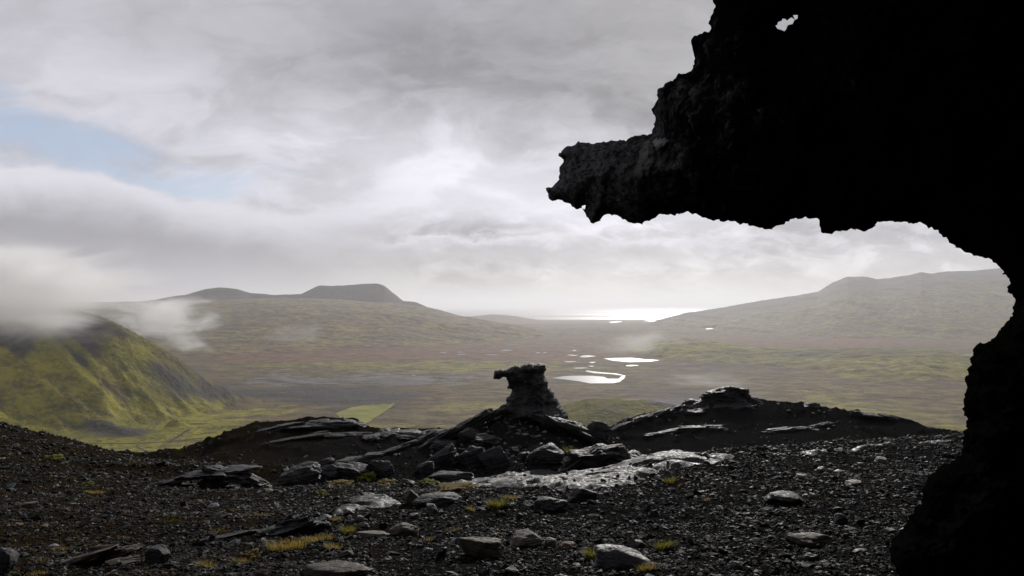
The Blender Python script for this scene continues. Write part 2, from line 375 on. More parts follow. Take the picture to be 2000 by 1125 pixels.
drk = np.clip(GB(620, 772, 140, 20, 1.) + GB(760, 790, 130, 30, .45) + GB(340, 725, 75, 34, .6) + GB(430, 765, 70, 18, .8) + GB(150, 640, 220, 35, .55) + feats['f1b'] * s1b * .9 * sstep(100, 170, PX) + GB(240, 845, 50, 9, .5) + feats['f2b'] * s2b ** .6 * .9 +
              feats['f4'] * sstep(.55, .95, s4) * .75 + feats['f7'] * (1 - s7) * .75 + GB(1230, 765, 220, 16, .5) + GB(1650, 690, 250, 8, .55) + GB(1440, 720, 160, 22, .45), 0, 1)
gry = np.clip(GB(760, 742, 240, 13, .85) + GB(1180, 795, 300, 12, .2) + GB(1330, 785, 90, 10, .6) + GB(560, 748, 100, 10, .6) + GB(1480, 780, 60, 14, .4), 0, 1)
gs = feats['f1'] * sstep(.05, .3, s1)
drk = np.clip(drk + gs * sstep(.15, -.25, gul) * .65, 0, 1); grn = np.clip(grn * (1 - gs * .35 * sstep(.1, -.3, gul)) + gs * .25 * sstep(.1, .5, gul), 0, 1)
sft = lambda m, a: np.clip(m + (nz * .9 + nz2 * .5) * a * sstep(0, .25, m) , 0, 1)
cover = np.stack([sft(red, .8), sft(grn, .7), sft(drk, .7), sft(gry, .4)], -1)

def valley_mat():
    m, n = material("valley_cover"); p = n.pos()
    col = n.node('ShaderNodeAttribute', attribute_name='cover'); sp = n.node('ShaderNodeSeparateColor'); n.l.new(col.outputs['Color'], sp.inputs[0])
    r, g, d = sp.outputs; gr = col.outputs['Alpha']
    # anisotropic: banks and terraces run across the valley
    st = n.node('ShaderNodeMapping'); n.inp(st.inputs['Vector'], p); st.inputs['Scale'].default_value = (1., 1.1, 1.)
    q = st.outputs[0]
    a = n.noise(q, 1 / 240., 8, .6, .4); b = n.noise(q, 1 / 55., 7, .62, .3); c = n.noise(p, 1 / 9., 5, .6)
    ab = n.m('ADD', n.m('MULTIPLY', n.m('SUBTRACT', a, .5), 1.6), n.m('ADD', n.m('MULTIPLY', n.m('SUBTRACT', b, .5), 1.3), n.m('MULTIPLY', n.m('SUBTRACT', c, .5), .7)))
    def msk(x, w=.35): return n.mr(n.m('ADD', x, ab), .5 - w, .5 + w)
    heath = n.mix(n.mr(b, .35, .65), (.064, .045, .016), (.165, .120, .046))
    green = n.mix(n.mr(n.m('ADD', n.m('MULTIPLY', c, .4), n.m('MULTIPLY', b, .6)), .35, .66), (.080, .082, .012), (.34, .30, .024))
    redc = n.mix(n.mr(b, .35, .65), (.080, .040, .022), (.22, .088, .038))
    dark = n.mix(n.mr(c, .3, .7), (.024, .023, .024), (.062, .058, .058))
    grey = n.mix(n.mr(b, .3, .7), (.10, .096, .098), (.20, .19, .188))
    x = n.mix(msk(r), heath, redc); x = n.mix(msk(g), x, green); x = n.mix(msk(gr, .25), x, grey); x = n.mix(msk(d), x, dark)
    # tussocks, stones and little wet hollows
    x = n.mix(n.mr(n.noise(q, 1 / 34., 6, .7), .56, .70, 0., .8), x, (.028, .027, .018))
    x = n.mix(n.mr(n.noise(q, 1 / 38., 6, .7, .5), .40, .28, 0., .6), x, (.20, .17, .085))
    h = n.m('ADD', n.m('MULTIPLY', b, 9.), n.m('ADD', n.m('MULTIPLY', c, 3.), n.m('MULTIPLY', a, 24.)))
    n.surf(x, .9, n.bump(h, 1., .9), .15)
    return m
v = np.stack([XX, YY, Z], -1).reshape(-1, 3)
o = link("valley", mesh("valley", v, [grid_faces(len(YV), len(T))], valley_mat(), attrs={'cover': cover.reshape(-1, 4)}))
tag(o, "broad green, red and grey valley rising to flat topped mountains", kind='structure')

# ------------------------------------------------------------------ sea and ponds
def water_mat(name, rough, bscale, bstr, col=(.02, .028, .032)):
    m, n = material(name); p = n.pos()
    st = n.node('ShaderNodeMapping'); n.inp(st.inputs['Vector'], p); st.inputs['Scale'].default_value = (.35, 1., 1.)
    h = n.noise(st.outputs[0], bscale, 4, .6)
    n.surf(col, rough, n.bump(h, bstr, 1.), .5, 1.333)
    return m, n
sm, n = water_mat("sea_water", .2, 1 / 30., 1.)
# slicks and wind lanes: bands of smoother and rougher water
bs = [x for x in n.n if x.type == 'BSDF_PRINCIPLED'][0]
mp = n.node('ShaderNodeMapping'); n.inp(mp.inputs['Vector'], n.pos()); mp.inputs['Scale'].default_value = (.25, 1., 1.)
lane = n.noise(mp.outputs[0], 1 / 3600., 6, .6, .3)
n.l.new(n.mr(lane, .36, .64, .2, .6), bs.inputs['Roughness'])
ys = np.array([9000., 20000, 60000, 200000]); ts = np.linspace(-1.7, 1.7, 12)
tt, yy = np.meshgrid(ts, ys)
tag(link("sea", mesh("sea", np.stack([tt * yy, yy, np.full_like(yy, ZS)], -1).reshape(-1, 3), [grid_faces(4, 12)], sm)),
    "bright sea with a band of sun glitter on the horizon", kind='structure')
pm, _ = water_mat("pond_water", .30, 1 / 6., .12)
for lab, xy, zw in pond_geo:
    bm = bmesh.new(); f = bm.faces.new([bm.verts.new((x, y, zw + .25)) for x, y in xy])
    bmesh.ops.recalc_face_normals(bm, faces=[f])
    if f.normal.z < 0: f.normal_flip()
    bmesh.ops.triangulate(bm, faces=[f])
    me = bpy.data.meshes.new("pond"); bm.to_mesh(me); bm.free(); me.materials.append(pm)
    tag(link("pond", me), lab, kind='structure')

# tracks and stream beds: strips draped on the valley
def simple_mat(name, c0, c1, scale, rough=.9, bump=0., spec=.2):
    m, n = material(name); p = n.obj()
    a = n.noise(p, scale, 6, .6)
    nm = n.bump(a, bump) if bump else None
    n.surf(n.mix(n.mr(a, .35, .65), c0, c1), rough, nm, spec)
    return m
track_m = simple_mat("track_earth", (.03, .026, .024), (.06, .052, .046), .05)
def drape(name, label, pts, w, mat=track_m, ymin=900, up=.35):
    P = []
    for (a, b) in zip(pts[:-1], pts[1:]):
        for s in np.linspace(0, 1, 12, endpoint=False): P.append((a[0] + (b[0] - a[0]) * s, a[1] + (b[1] - a[1]) * s))
    P.append(pts[-1]); L = []
    for q in P:
        t, Y = vhit(q[0], q[1], ymin)
        if Y: L.append((t * Y, Y))
    L = np.array(L)
    for _ in range(3): L[1:-1] = (L[:-2] + L[1:-1] * 2 + L[2:]) / 4
    d = np.gradient(L, axis=0); d /= np.linalg.norm(d, axis=1)[:, None] + 1e-9
    nr = np.stack([-d[:, 1], d[:, 0]], -1)
    wv = w * (1 + .35 * fbm(P3(np.arange(len(L)) / 4., 0., 3.), 2))[:, None]
    rows = [L + nr * wv * k for k in (-.5, 0, .5)]
    V = np.concatenate([np.stack([r[:, 0], r[:, 1], vz(r[:, 0] / r[:, 1], r[:, 1]) + up], -1) for r in rows])
    return tag(link(name, mesh(name, V, [grid_faces(3, len(L))], mat)), label, kind='structure')
drape("path", "dark vehicle track across the grey gravel plain", [(455, 742), (520, 742), (597, 752), (650, 760), (700, 769), (780, 778), (860, 783)], 16)
drape("path", "dark earth track along the green valley floor", [(170, 866), (240, 867), (310, 864), (345, 861), (395, 856)], 5, ymin=1120)
drape("path", "short dark track climbing the green valley floor", [(330, 864), (350, 852), (367, 840)], 6, ymin=1120)
drape("path", "thin winding track at the near end of the green valley", [(272, 868), (266, 872), (276, 878), (292, 883)], 3.5, ymin=1050)
def ragged(poly, step, amp, seed, frame=None):
    out = []; r = np.random.default_rng(seed); n = len(poly)
    for i in range(n):
        a = np.array(poly[i], float); b = np.array(poly[(i + 1) % n], float); L = np.linalg.norm(b - a)
        k = max(1, int(L / step)); nr = np.array([-(b - a)[1], (b - a)[0]]) / (L + 1e-9)
        inside = frame is None or frame(a, b)
        if not inside: k = 1
        for j in range(k):
            p = a + (b - a) * j / k
            if j and inside: p = p + nr * r.normal() * amp
            out.append(tuple(p))
    return out
field_m = simple_mat("field_grass", (.16, .165, .018), (.26, .25, .028), .02)
fp = ragged([(655, 810), (668, 803), (690, 796), (712, 792), (745, 790.5), (772, 790), (760, 799), (742, 811), (726, 822), (705, 832), (680, 826)], 5, .7, 31)
Yl = [vhit(*q)[1] for q in fp]; zf = []
bm = bmesh.new(); vs = []
for q, Y in zip(fp, Yl):
    t = float(t_of(*q)); vs.append(bm.verts.new((t * Y, Y, float(vz(np.array([t]), np.array([Y]))[0]) + 1.2)))
bm.faces.new(vs); bmesh.ops.triangulate(bm, faces=bm.faces[:]); bmesh.ops.recalc_face_normals(bm, faces=bm.faces[:])
me = bpy.data.meshes.new("field"); bm.to_mesh(me); bm.free(); me.materials.append(field_m)
tag(link("field", me), "bright green hay field on the dark gravel plain", kind='structure')

th_, Yh = vhit(301, 829, 1050); zh = float(vz(np.array([th_]), np.array([Yh]))[0])
hut = bpy.data.objects.new("hut", None); COL.objects.link(hut); hut.location = (th_ * Yh, Yh, zh - .2); hut.rotation_euler = (0, 0, .5)
tag(hut, "tiny white hut alone on the green valley floor under the slope", "hut")
hw = np.array([(x, y, z) for z in (0, 2.6) for y in (-2, 2) for x in (-2.8, 2.8)], float)
link("wall", mesh("wall", hw, [np.array([(0, 2, 3, 1), (4, 5, 7, 6), (0, 1, 5, 4), (2, 6, 7, 3), (0, 4, 6, 2), (1, 3, 7, 5)])], simple_mat("hut_white", (.7, .7, .72), (.8, .8, .82), 1.), smooth=False), parent=hut)
hr = np.array([(-3.1, -2.4, 2.61), (3.1, -2.4, 2.61), (3.1, 2.4, 2.61), (-3.1, 2.4, 2.61), (-3.1, 0, 4.2), (3.1, 0, 4.2)], float)
link("roof", mesh("roof", hr, [np.array([(0, 1, 5, 4), (2, 3, 4, 5), (0, 3, 2, 1)]), np.array([(0, 4, 3), (1, 2, 5)])], simple_mat("hut_roof", (.35, .38, .45), (.45, .48, .55), 1.), smooth=False), parent=hut)
# ------------------------------------------------------------------ near ground
tg = np.concatenate([np.linspace(-1.9, -.87, 60), np.linspace(-.86, .86, 880), np.linspace(.87, 1.9, 60)])
YG = np.exp(np.linspace(np.log(1.6), np.log(170), 720))
GT, GY = np.meshgrid(tg, YG); GPX = 1000 + F * GT * 1.0
GX = GT * GY
rowsY = [1.6, 4, 7, 9, 11, 13, 18, 25, 35, 50, 80, 170]
colp = [-900, 0, 150, 280, 450, 600, 1000, 1300, 1500, 1700, 1900, 3000]
tab = np.array([
 # -900   0     150    280    450    600   1000   1300   1500   1700   1900   3000
 [-1.5, -1.5, -1.5, -1.5, -1.5, -1.5, -1.5, -1.5, -1.5, -1.5, -1.5, -1.5],
 [-1.5, -1.58, -1.6, -1.6, -1.6, -1.6, -1.6, -1.6, -1.57, -1.55, -1.5, -1.4],
 [-1.8, -2.1, -2.15, -2.2, -2.2, -2.2, -2.1, -2.02, -1.95, -1.87, -1.8, -1.6],
 [-2.0, -2.5, -2.6, -2.65, -2.65, -2.6, -2.36, -2.22, -2.12, -2.05, -1.98, -1.8],
 [-2.2, -2.83, -2.98, -3.05, -3.1, -3.05, -2.95, -2.44, -2.30, -2.22, -2.1, -2.0],
 [-2.4, -3.12, -3.35, -3.45, -3.55, -3.5, -3.45, -3.1, -2.75, -2.6, -2.45, -2.2],
 [-2.9, -3.75, -4.15, -4.4, -4.6, -4.5, -4.45, -4.6, -4.4, -4.1, -3.8, -3.],
 [-3.2, -4.2, -4.95, -5.6, -5.85, -5.9, -5.95, -6.4, -6.2, -5.8, -5.3, -4.],
 [-5.0, -7., -7.6, -8.0, -8.2, -8.3, -9.0, -8.6, -8.4, -8.1, -7.8, -7.],
 [-10, -12., -12, -12, -12., -12, -13., -11., -11., -10.7, -10.6, -11],
 [-30, -30, -30, -30, -30, -30, -30, -28, -28, -28, -28, -30],
 [-95, -95, -95, -95, -95, -95, -95, -95, -95, -95, -95, -95]])
B = np.stack([np.interp(np.log(YG), np.log(rowsY), tab[:, k]) for k in range(len(colp))], 1)
GZ = np.stack([np.interp(1000 + F * tg, colp, B[r]) for r in range(len(YG))])
GZ = blur(blur(GZ, 40, 1), 60, 0)
PX, YY, ZF = GPX, GY, GZ        # feature() works on these
def zfl(Y): return np.full_like(Y, -60.)
def nfeature(crest, foot, p, back, k=10):
    py, Yc = curve(PX, crest, k); Yf, = curve(PX, foot, 40)
    zc = e_of(py) * Yc
    s = np.clip((YY - Yf) / np.maximum(Yc - Yf, .5), 0, 1); f = GZ - .4
    z = f + (zc - f) * s ** p
    return np.where(YY > Yc, zc - (YY - Yc) * back - ((YY - Yc) * .12) ** 2, z), s
g1, q1 = nfeature([(200, 905, 40), (290, 888, 42), (350, 879, 43), (400, 865, 44), (450, 843, 45), (500, 828, 46), (560, 822, 46), (620, 817, 46), (690, 817, 46), (712, 828, 45), (742, 839, 44), (800, 838, 44), (860, 836, 44), (960, 860, 44), (1080, 900, 44)],
                  [(0, 30), (280, 30), (600, 21), (1000, 24)], 1.1, .9)
g2, q2 = nfeature([(560, 940, 24), (640, 908, 25), (700, 893, 26), (760, 880, 27), (820, 864, 27.5), (850, 852, 28), (900, 838, 28), (950, 811, 28), (985, 797, 28), (1020, 800, 28), (1060, 808, 28), (1100, 818, 28), (1150, 838, 27.5), (1200, 858, 27), (1250, 884, 26), (1320, 930, 25)],
                  [(500, 18), (800, 15.5), (1000, 15), (1300, 17)], 1.15, .8)
g3, q3 = nfeature([(1080, 885, 44), (1190, 833, 47), (1250, 811, 50), (1320, 797, 52), (1360, 782, 52), (1390, 770, 52), (1420, 768, 52), (1455, 772, 52), (1500, 780, 51), (1540, 788, 50), (1600, 795, 49), (1700, 810, 48), (1760, 820, 47), (1810, 835, 46), (1860, 846, 45), (1950, 870, 44), (2300, 900, 44)],
                  [(1100, 32), (1400, 28), (1900, 28)], 1.05, .8)
# grit rise on the right behind the near crest
g4, q4 = nfeature([(1440, 905, 17), (1560, 884, 17.5), (1640, 868, 18), (1720, 855, 18.5), (1800, 847, 19), (1900, 838, 19), (2300, 820, 19)], [(1400, 14), (2300, 14)], .8, .6)
Zg = GZ
for g, k in ((g1, .15), (g2, .12), (g3, .2), (g4, .06)): Zg = smax(Zg, g, k)
mound = sstep(.2, 1.5, g1 - GZ) + sstep(.1, .8, g2 - GZ) + sstep(.2, 1.5, g3 - GZ)
Zg = Zg + fbm(P3(GX / 2.6, GY / 2.6, .2), 4) * .10 * sstep(3, 9, GY) + fbm(P3(GX / .55, GY / .55, 2.2), 4) * .045 + fbm(P3(GX / .13, GY / .13, 5.), 3) * .014 * (1 - sstep(12, 25, GY))
Zg += sstep(20, 34, GY) * fbm(P3(GX / 7, GY / 7, 8.), 5, ridged=True) * .16
# a few earthy ledges across the hummocks
for g, q, w in ((g1, q1, .20), (g3, q3, .22)):
    hh = (g + fbm(P3(GX / 6, GY / 6, 4.), 4) * 1.1) / .85
    led = (np.abs((hh % 1) - .5) * 2) ** 5 * sstep(.35, .8, q)
    Zg += sstep(.2, 1, g - GZ) * led * w
def gz(t, Y):
    t = np.asarray(t, float); Y = np.asarray(Y, float)
    r = np.interp(np.log(Y), np.log(YG), np.arange(len(YG))); c = np.interp(t, tg, np.arange(len(tg)))
    r0 = np.clip(r.astype(int), 0, len(YG) - 2); c0 = np.clip(c.astype(int), 0, len(tg) - 2); a = r - r0; b = c - c0
    return Zg[r0, c0] * (1 - a) * (1 - b) + Zg[r0 + 1, c0] * a * (1 - b) + Zg[r0, c0 + 1] * (1 - a) * b + Zg[r0 + 1, c0 + 1] * a * b
def ghit(px, py):
    t = float(t_of(px, py)); e = float(e_of(py)); ys = np.exp(np.linspace(np.log(2.), np.log(80), 2500))
    eg = gz(np.full(2500, t), ys) / ys; k = int(np.argmax(eg >= e))
    if eg[k] < e:
        k = int(np.argmax(eg))
    return t, float(ys[k]), float(gz(t, ys[k]))
def ground_mat():
    m, n = material("black_grit"); p = n.obj()
    x, y, z = n.xyz(p)
    a = n.noise(p, .35, 6, .6, .3); b = n.noise(p, 3.2, 7, .65); c = n.noise(p, 21., 5, .7); vo = n.voro(p, 17.); vo2 = n.voro(p, 46.)
    col = n.mix(n.mr(c, .3, .72), (.0055, .0054, .0053), (.021, .0202, .020))
    vc = n.voro(p, 30., out='Color'); vr, vg, vb = n.xyz(vc)
    col = n.mix(n.mr(vr, .86, .97, 0., .8), col, (.042, .044, .044))
    # dead moss and rusty grit, mostly to the left
    lf = n.mr(n.m('DIVIDE', x, n.m('MAXIMUM', y, 1.)), .0, -.6, 0., .20)
    br = n.mr(n.m('ADD', n.m('ADD', n.m('MULTIPLY', b, .55), n.m('MULTIPLY', a, .45)), lf), .54, .72, 0., .85)
    col = n.mix(br, col, n.mix(n.mr(c, .35, .65), (.010, .007, .004), (.028, .021, .010)))
    ms = n.mr(n.m('ADD', n.noise(p, 1.3, 7, .68), n.m('MULTIPLY', lf, .35)), .62, .76, 0., .8)
    col = n.mix(ms, col, n.mix(n.mr(c, .4, .6), (.030, .024, .007), (.080, .062, .015)))
    h = n.m('ADD', n.m('MULTIPLY', vo, -.035), n.m('ADD', n.m('MULTIPLY', vo2, -.014), n.m('MULTIPLY', c, .02)))
    n.surf(col, n.mr(vg, 0., 1., .75, 1.), n.bump(h, 1., .9), .0)
    return m
gm = ground_mat()
nr, nc = GT.shape
V = np.stack([GX, GY, Zg], -1).reshape(-1, 3)
# the ground goes on under and behind the viewer
nb = len(V); extra = []
for yb in (.8, 0., -4., -14.):
    extra.append(np.stack([tg * 1.6 * (1 + max(0, 1.6 - yb) * .5), np.full(nc, yb), np.full(nc, -1.5)], -1))
V = np.concatenate([V, *extra]); rowsb = [np.arange(nc)] + [nb + k * nc + np.arange(nc) for k in range(4)]
fb = np.concatenate([np.stack([rowsb[k + 1][:-1], rowsb[k + 1][1:], rowsb[k][1:], rowsb[k][:-1]], -1) for k in range(4)])
tag(link("ground", mesh("ground", V, [grid_faces(nr, nc), fb], gm)), "black volcanic grit ridge with mounds and scattered stones", kind='structure')

# ------------------------------------------------------------------ rock materials
def rock_mat(name, c0, c1, lich=.0, rough=(.45, .85), scale=1., bump=.02, spec=.4, rust=0., skylit_tip=None):
    m, n = material(name); p = n.obj()
    a = n.noise(p, 2.2 * scale, 8, .65, .3); b = n.noise(p, 11. * scale, 6, .7); c = n.noise(p, 45. * scale, 4, .7)
    st = n.node('ShaderNodeMapping'); n.inp(st.inputs['Vector'], p); st.inputs['Scale'].default_value = (1, 1, 5.)
    sr = n.noise(st.outputs[0], 5. * scale, 5, .6, .3)
    col = n.mix(n.mr(n.m('ADD', n.m('MULTIPLY', a, .5), n.m('MULTIPLY', b, .5)), .36, .66), c0, c1)
    if rust: col = n.mix(n.mr(n.noise(p, 3.1 * scale, 6, .7), .55, .7, 0., rust), col, (.05, .025, .012))
    if lich:
        lm = n.m('MULTIPLY', n.mr(n.noise(p, 19. * scale, 6, .75, .4), .60, .68), n.mr(a, .35, .54))
        col = n.mix(n.m('MULTIPLY', lm, lich), col, (.26, .26, .245))
    h = n.m('ADD', n.m('MULTIPLY', a, 1.6), n.m('ADD', n.m('MULTIPLY', b, .9), n.m('ADD', n.m('MULTIPLY', c, .35), n.m('MULTIPLY', sr, 1.2))))
    if skylit_tip:      # sky light on the arch's outer arm, put into the colour as lighter grey
        x_, y_, z_ = n.xyz(n.vm('ADD', p, skylit_tip))
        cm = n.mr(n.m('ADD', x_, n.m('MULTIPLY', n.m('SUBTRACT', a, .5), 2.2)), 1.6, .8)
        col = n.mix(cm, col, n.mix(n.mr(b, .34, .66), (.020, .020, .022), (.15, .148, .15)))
    n.surf(col, n.mr(b, .3, .7, rough[0], rough[1]), n.bump(h, bump / scale, 1.), spec)
    return m
basalt = rock_mat("basalt_dark", (.008, .008, .0088), (.034, .034, .037), .6, (.42, .85), spec=.26)
basalt_l = rock_mat("basalt_lichen", (.010, .010, .011), (.042, .042, .044), 1., (.42, .85), spec=.26)
basalt_w = rock_mat("basalt_weathered", (.012, .012, .0135), (.048, .048, .052), .8, (.5, .85), spec=.28)
brown = rock_mat("brown_stone", (.035, .028, .021), (.095, .078, .058), .15, (.6, .9), 2., .012)
tan = rock_mat("pale_stone", (.07, .064, .055), (.17, .155, .13), .1, (.5, .85), 3., .012)
greyst = rock_mat("grey_stone", (.032, .033, .036), (.10, .103, .11), .4, (.4, .8), 2., .012)
rust = rock_mat("rust_stone", (.05, .022, .012), (.13, .06, .03), .0, (.6, .9), 2.5, .012)
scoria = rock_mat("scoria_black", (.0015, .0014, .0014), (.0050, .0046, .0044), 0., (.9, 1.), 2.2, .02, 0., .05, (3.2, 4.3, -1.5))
scoria_l = rock_mat("scoria_spatter", (.03, .028, .026), (.11, .10, .085), .5, (.6, .9), 4., .02, .3, .2)
scoria_far = rock_mat("hoodoo_lava", (.008, .008, .008), (.034, .034, .035), 1., (.5, .9), 1.2, .03, .3, .1)
wet = rock_mat("wet_lava", (.008, .008, .009), (.034, .034, .037), .12, (.40, .9), 1.6, .014, .32)

# ------------------------------------------------------------------ rocks
_ico = {}
def ico(s):
    if s not in _ico:
        bm = bmesh.new(); bmesh.ops.create_icosphere(bm, subdivisions=s, radius=1); bm.verts.ensure_lookup_table()
        _ico[s] = (np.array([v.co for v in bm.verts]), np.array([[v.index for v in f.verts] for f in bm.faces])); bm.free()
    return _ico[s]
def rot(ax, ang):
    return np.array(Matrix.Rotation(ang, 3, ax))
def rock_geo(w, d, h, seed, planes=16, sub=5, rough=.06, strata=.03, sharp=.72, tilt=0., yaw=0., pitch=0.):
    r = np.random.default_rng(seed); p, f = ico(sub)
    nrm = r.normal(size=(planes, 3)); nrm /= np.linalg.norm(nrm, axis=1)[:, None]
    dd = r.uniform(sharp, 1., planes)
    box = np.concatenate([np.eye(3), -np.eye(3)]) + r.normal(size=(6, 3)) * .28; box /= np.linalg.norm(box, axis=1)[:, None]
    nrm = np.concatenate([nrm, box]); dd = np.concatenate([dd, r.uniform(.70, .92, 6)])
    rad = (dd[None] / np.maximum(p @ nrm.T, 1e-3)); rad = -np.log(np.exp(-rad * 26).sum(1)) / 26
    v = p * rad[:, None]
    off = r.uniform(0, 50, 3)
    v = v + p * (fbm(v * 1.7 + off, 5, .55)[:, None] * rough * 2.2)
    lay = fbm(np.stack([v[:, 0] * .7, v[:, 1] * .7, v[:, 2] * 6.5], -1) + off, 4)
    v[:, :2] *= (1 + lay * strata * 3)[:, None]
    v = v * np.array([w, d, h]) / 2 / .86
    M = rot('Z', yaw) @ rot('Y', -tilt) @ rot('X', pitch)
    return v @ M.T, f
CNT = [100]
def rock(name, label, cat, px, py, wpx, hpx, mat, dr=.8, tilt=0., yaw=None, pitch=0., sink=.3, group=None, sub=5, Yof=0., **kw):
    """px, py: where its foot meets the ground in the photo; wpx, hpx: its size there"""
    CNT[0] += 1; sd = CNT[0]
    t, Y, z = ghit(px, py); Y += Yof
    if Yof: z = float(gz(t, Y))
    w, h = wpx * Y / F, hpx * Y / F / (1 - sink)
    rr = random.Random(sd)
    v, f = rock_geo(w, max(w * dr, h * .6), h, sd, tilt=R(tilt), yaw=R(rr.uniform(-25, 25) if yaw is None else yaw), pitch=R(pitch), sub=sub, **kw)
    v[:, 2] += h * (.5 - sink)
    me = mesh(name, v, [f], mat)
    return tag(link(name, me, (t * Y, Y + w * dr * .3, z)), label, cat, group)
def cluster(name, label, cat, px, py, parts, mat, group=None, Y=None, seat=False):
    """one rock outcrop: several grown-together slabs, one mesh. parts: dpx, dpy, wpx, hpx, depth ratio, tilt, yaw"""
    t, Yg, z = ghit(px, py)
    Y = Y or Yg
    base = np.array([t * Y, Y, float(e_of(py)) * Y]); Vs, Fs, nvt = [], [], 0
    jr = random.Random(len(label) * 7 + int(px)); allp = []
    for q in parts:
        allp.append(q); dx, dy, wp, hp, dr, tl, yw = q
        for sg in (-1, 1):
            u = sg * jr.uniform(.25, .5) * wp
            allp.append((dx + u * math.cos(R(tl)), dy - u * math.sin(R(tl)) + jr.uniform(-.2, .5) * hp, wp * jr.uniform(.35, .6), hp * jr.uniform(.6, 1.1), dr * jr.uniform(.9, 1.5), tl * jr.uniform(.5, 1.2) + jr.uniform(-8, 8), jr.uniform(-30, 30)))
    for k, (dx, dy, wp, hp, dr, tl, yw) in enumerate(allp):
        CNT[0] += 1
        w, h = wp * Y / F, hp * Y / F
        v, f = rock_geo(w, w * dr, h, CNT[0], tilt=R(tl), yaw=R(yw), planes=14, rough=.16, strata=.06, sub=5)
        if seat:
            tk, Yk, zk = ghit(px + dx, py + dy)
            v = v * (Yk / Y) * np.array([1.12, 1.5, 1.15]) + np.array([tk * Yk, Yk + (k % 3 - 1) * .1 * w * dr, max(zk - h * .12, float(e_of(py + dy)) * Yk - h * .2)]) - base
        else:
            v = v + np.array([dx * Y / F, (k % 3 - 1) * .12 * w * dr, -dy * Y / F])
        Vs.append(v); Fs.append(f + nvt); nvt += len(v)
    me = mesh(name, np.concatenate(Vs), [np.concatenate(Fs)], mat)
    return tag(link(name, me, base), label, cat, group)

# ------------------------------------------------------------------ inflated outlines: the arch and the hoodoo
def poly_dist(px, py, poly):
    """signed distance (inside > 0) and nearest boundary point"""
    a = np.array(poly, np.float32); b = np.roll(a, -1, 0); shp = px.shape
    q = np.stack([px.ravel(), py.ravel()], -1).astype(np.float32)
    best = np.full(len(q), 1e18, np.float32); near = np.zeros_like(q); ins = np.zeros(len(q), bool)
    for i in range(len(a)):
        ab = b[i] - a[i]; L2 = float(ab @ ab) + 1e-9
        s = np.clip(((q - a[i]) @ ab) / L2, 0, 1); c = a[i] + s[:, None] * ab
        d = ((q - c) ** 2).sum(1); m = d < best
        best[m] = d[m]; near[m] = c[m]
        if a[i][1] != b[i][1]:
            ins ^= ((a[i][1] > q[:, 1]) != (b[i][1] > q[:, 1])) & (q[:, 0] < (b[i][0] - a[i][0]) * (q[:, 1] - a[i][1]) / (b[i][1] - a[i][1]) + a[i][0])
    return np.where(ins, 1, -1).reshape(shp) * np.sqrt(best).reshape(shp), near.reshape(*shp, 2)
def inflate(polys, res, Yfun, thick, seed):
    """polys[0] outer outline, further ones are holes. Returns a closed shell with real thickness."""
    P = np.array(polys[0]); x0, y0 = P.min(0) - 2 * res; x1, y1 = P.max(0) + 2 * res
    xs = np.arange(x0, x1, res); ys = np.arange(y0, y1, res); gx, gy = np.meshgrid(xs, ys)
    D, N = poly_dist(gx, gy, polys[0])
    for h in polys[1:]:
        d2, n2 = poly_dist(gx, gy, h); d2 = -d2; m = d2 < D
        D = np.where(m, d2, D); N = np.where(m[..., None], n2, N)
    ins = D > 0
    c = ins[:-1, :-1] | ins[1:, :-1] | ins[:-1, 1:] | ins[1:, 1:]          # cells touching the inside
    used = np.zeros_like(ins); used[:-1, :-1] |= c; used[1:, :-1] |= c; used[:-1, 1:] |= c; used[1:, 1:] |= c
    gx = np.where(ins, gx, N[..., 0]); gy = np.where(ins, gy, N[..., 1])
    th = thick(gx, gy, np.maximum(D, 0)); th = np.where(ins, th, 0)
    Yc = Yfun(gx, gy)
    ids = -np.ones(ins.shape, int); ids[used] = np.arange(used.sum()); nu = int(used.sum())
    idb = -np.ones(ins.shape, int); inn = used & ins; idb[inn] = nu + np.arange(inn.sum()); idb[used & ~ins] = ids[used & ~ins]
    front = at(gx, gy, Yc - th[0] if isinstance(th, tuple) else Yc - th)[used]; back = at(gx, gy, Yc + th * 1.1)[inn]
    r, cc = np.nonzero(c)
    q = lambda I: np.stack([I[r, cc], I[r, cc + 1], I[r + 1, cc + 1], I[r + 1, cc]], -1)
    return np.concatenate([front, back]), [q(ids)[:, ::-1], q(idb)], (gx[used], gy[used], D[used])

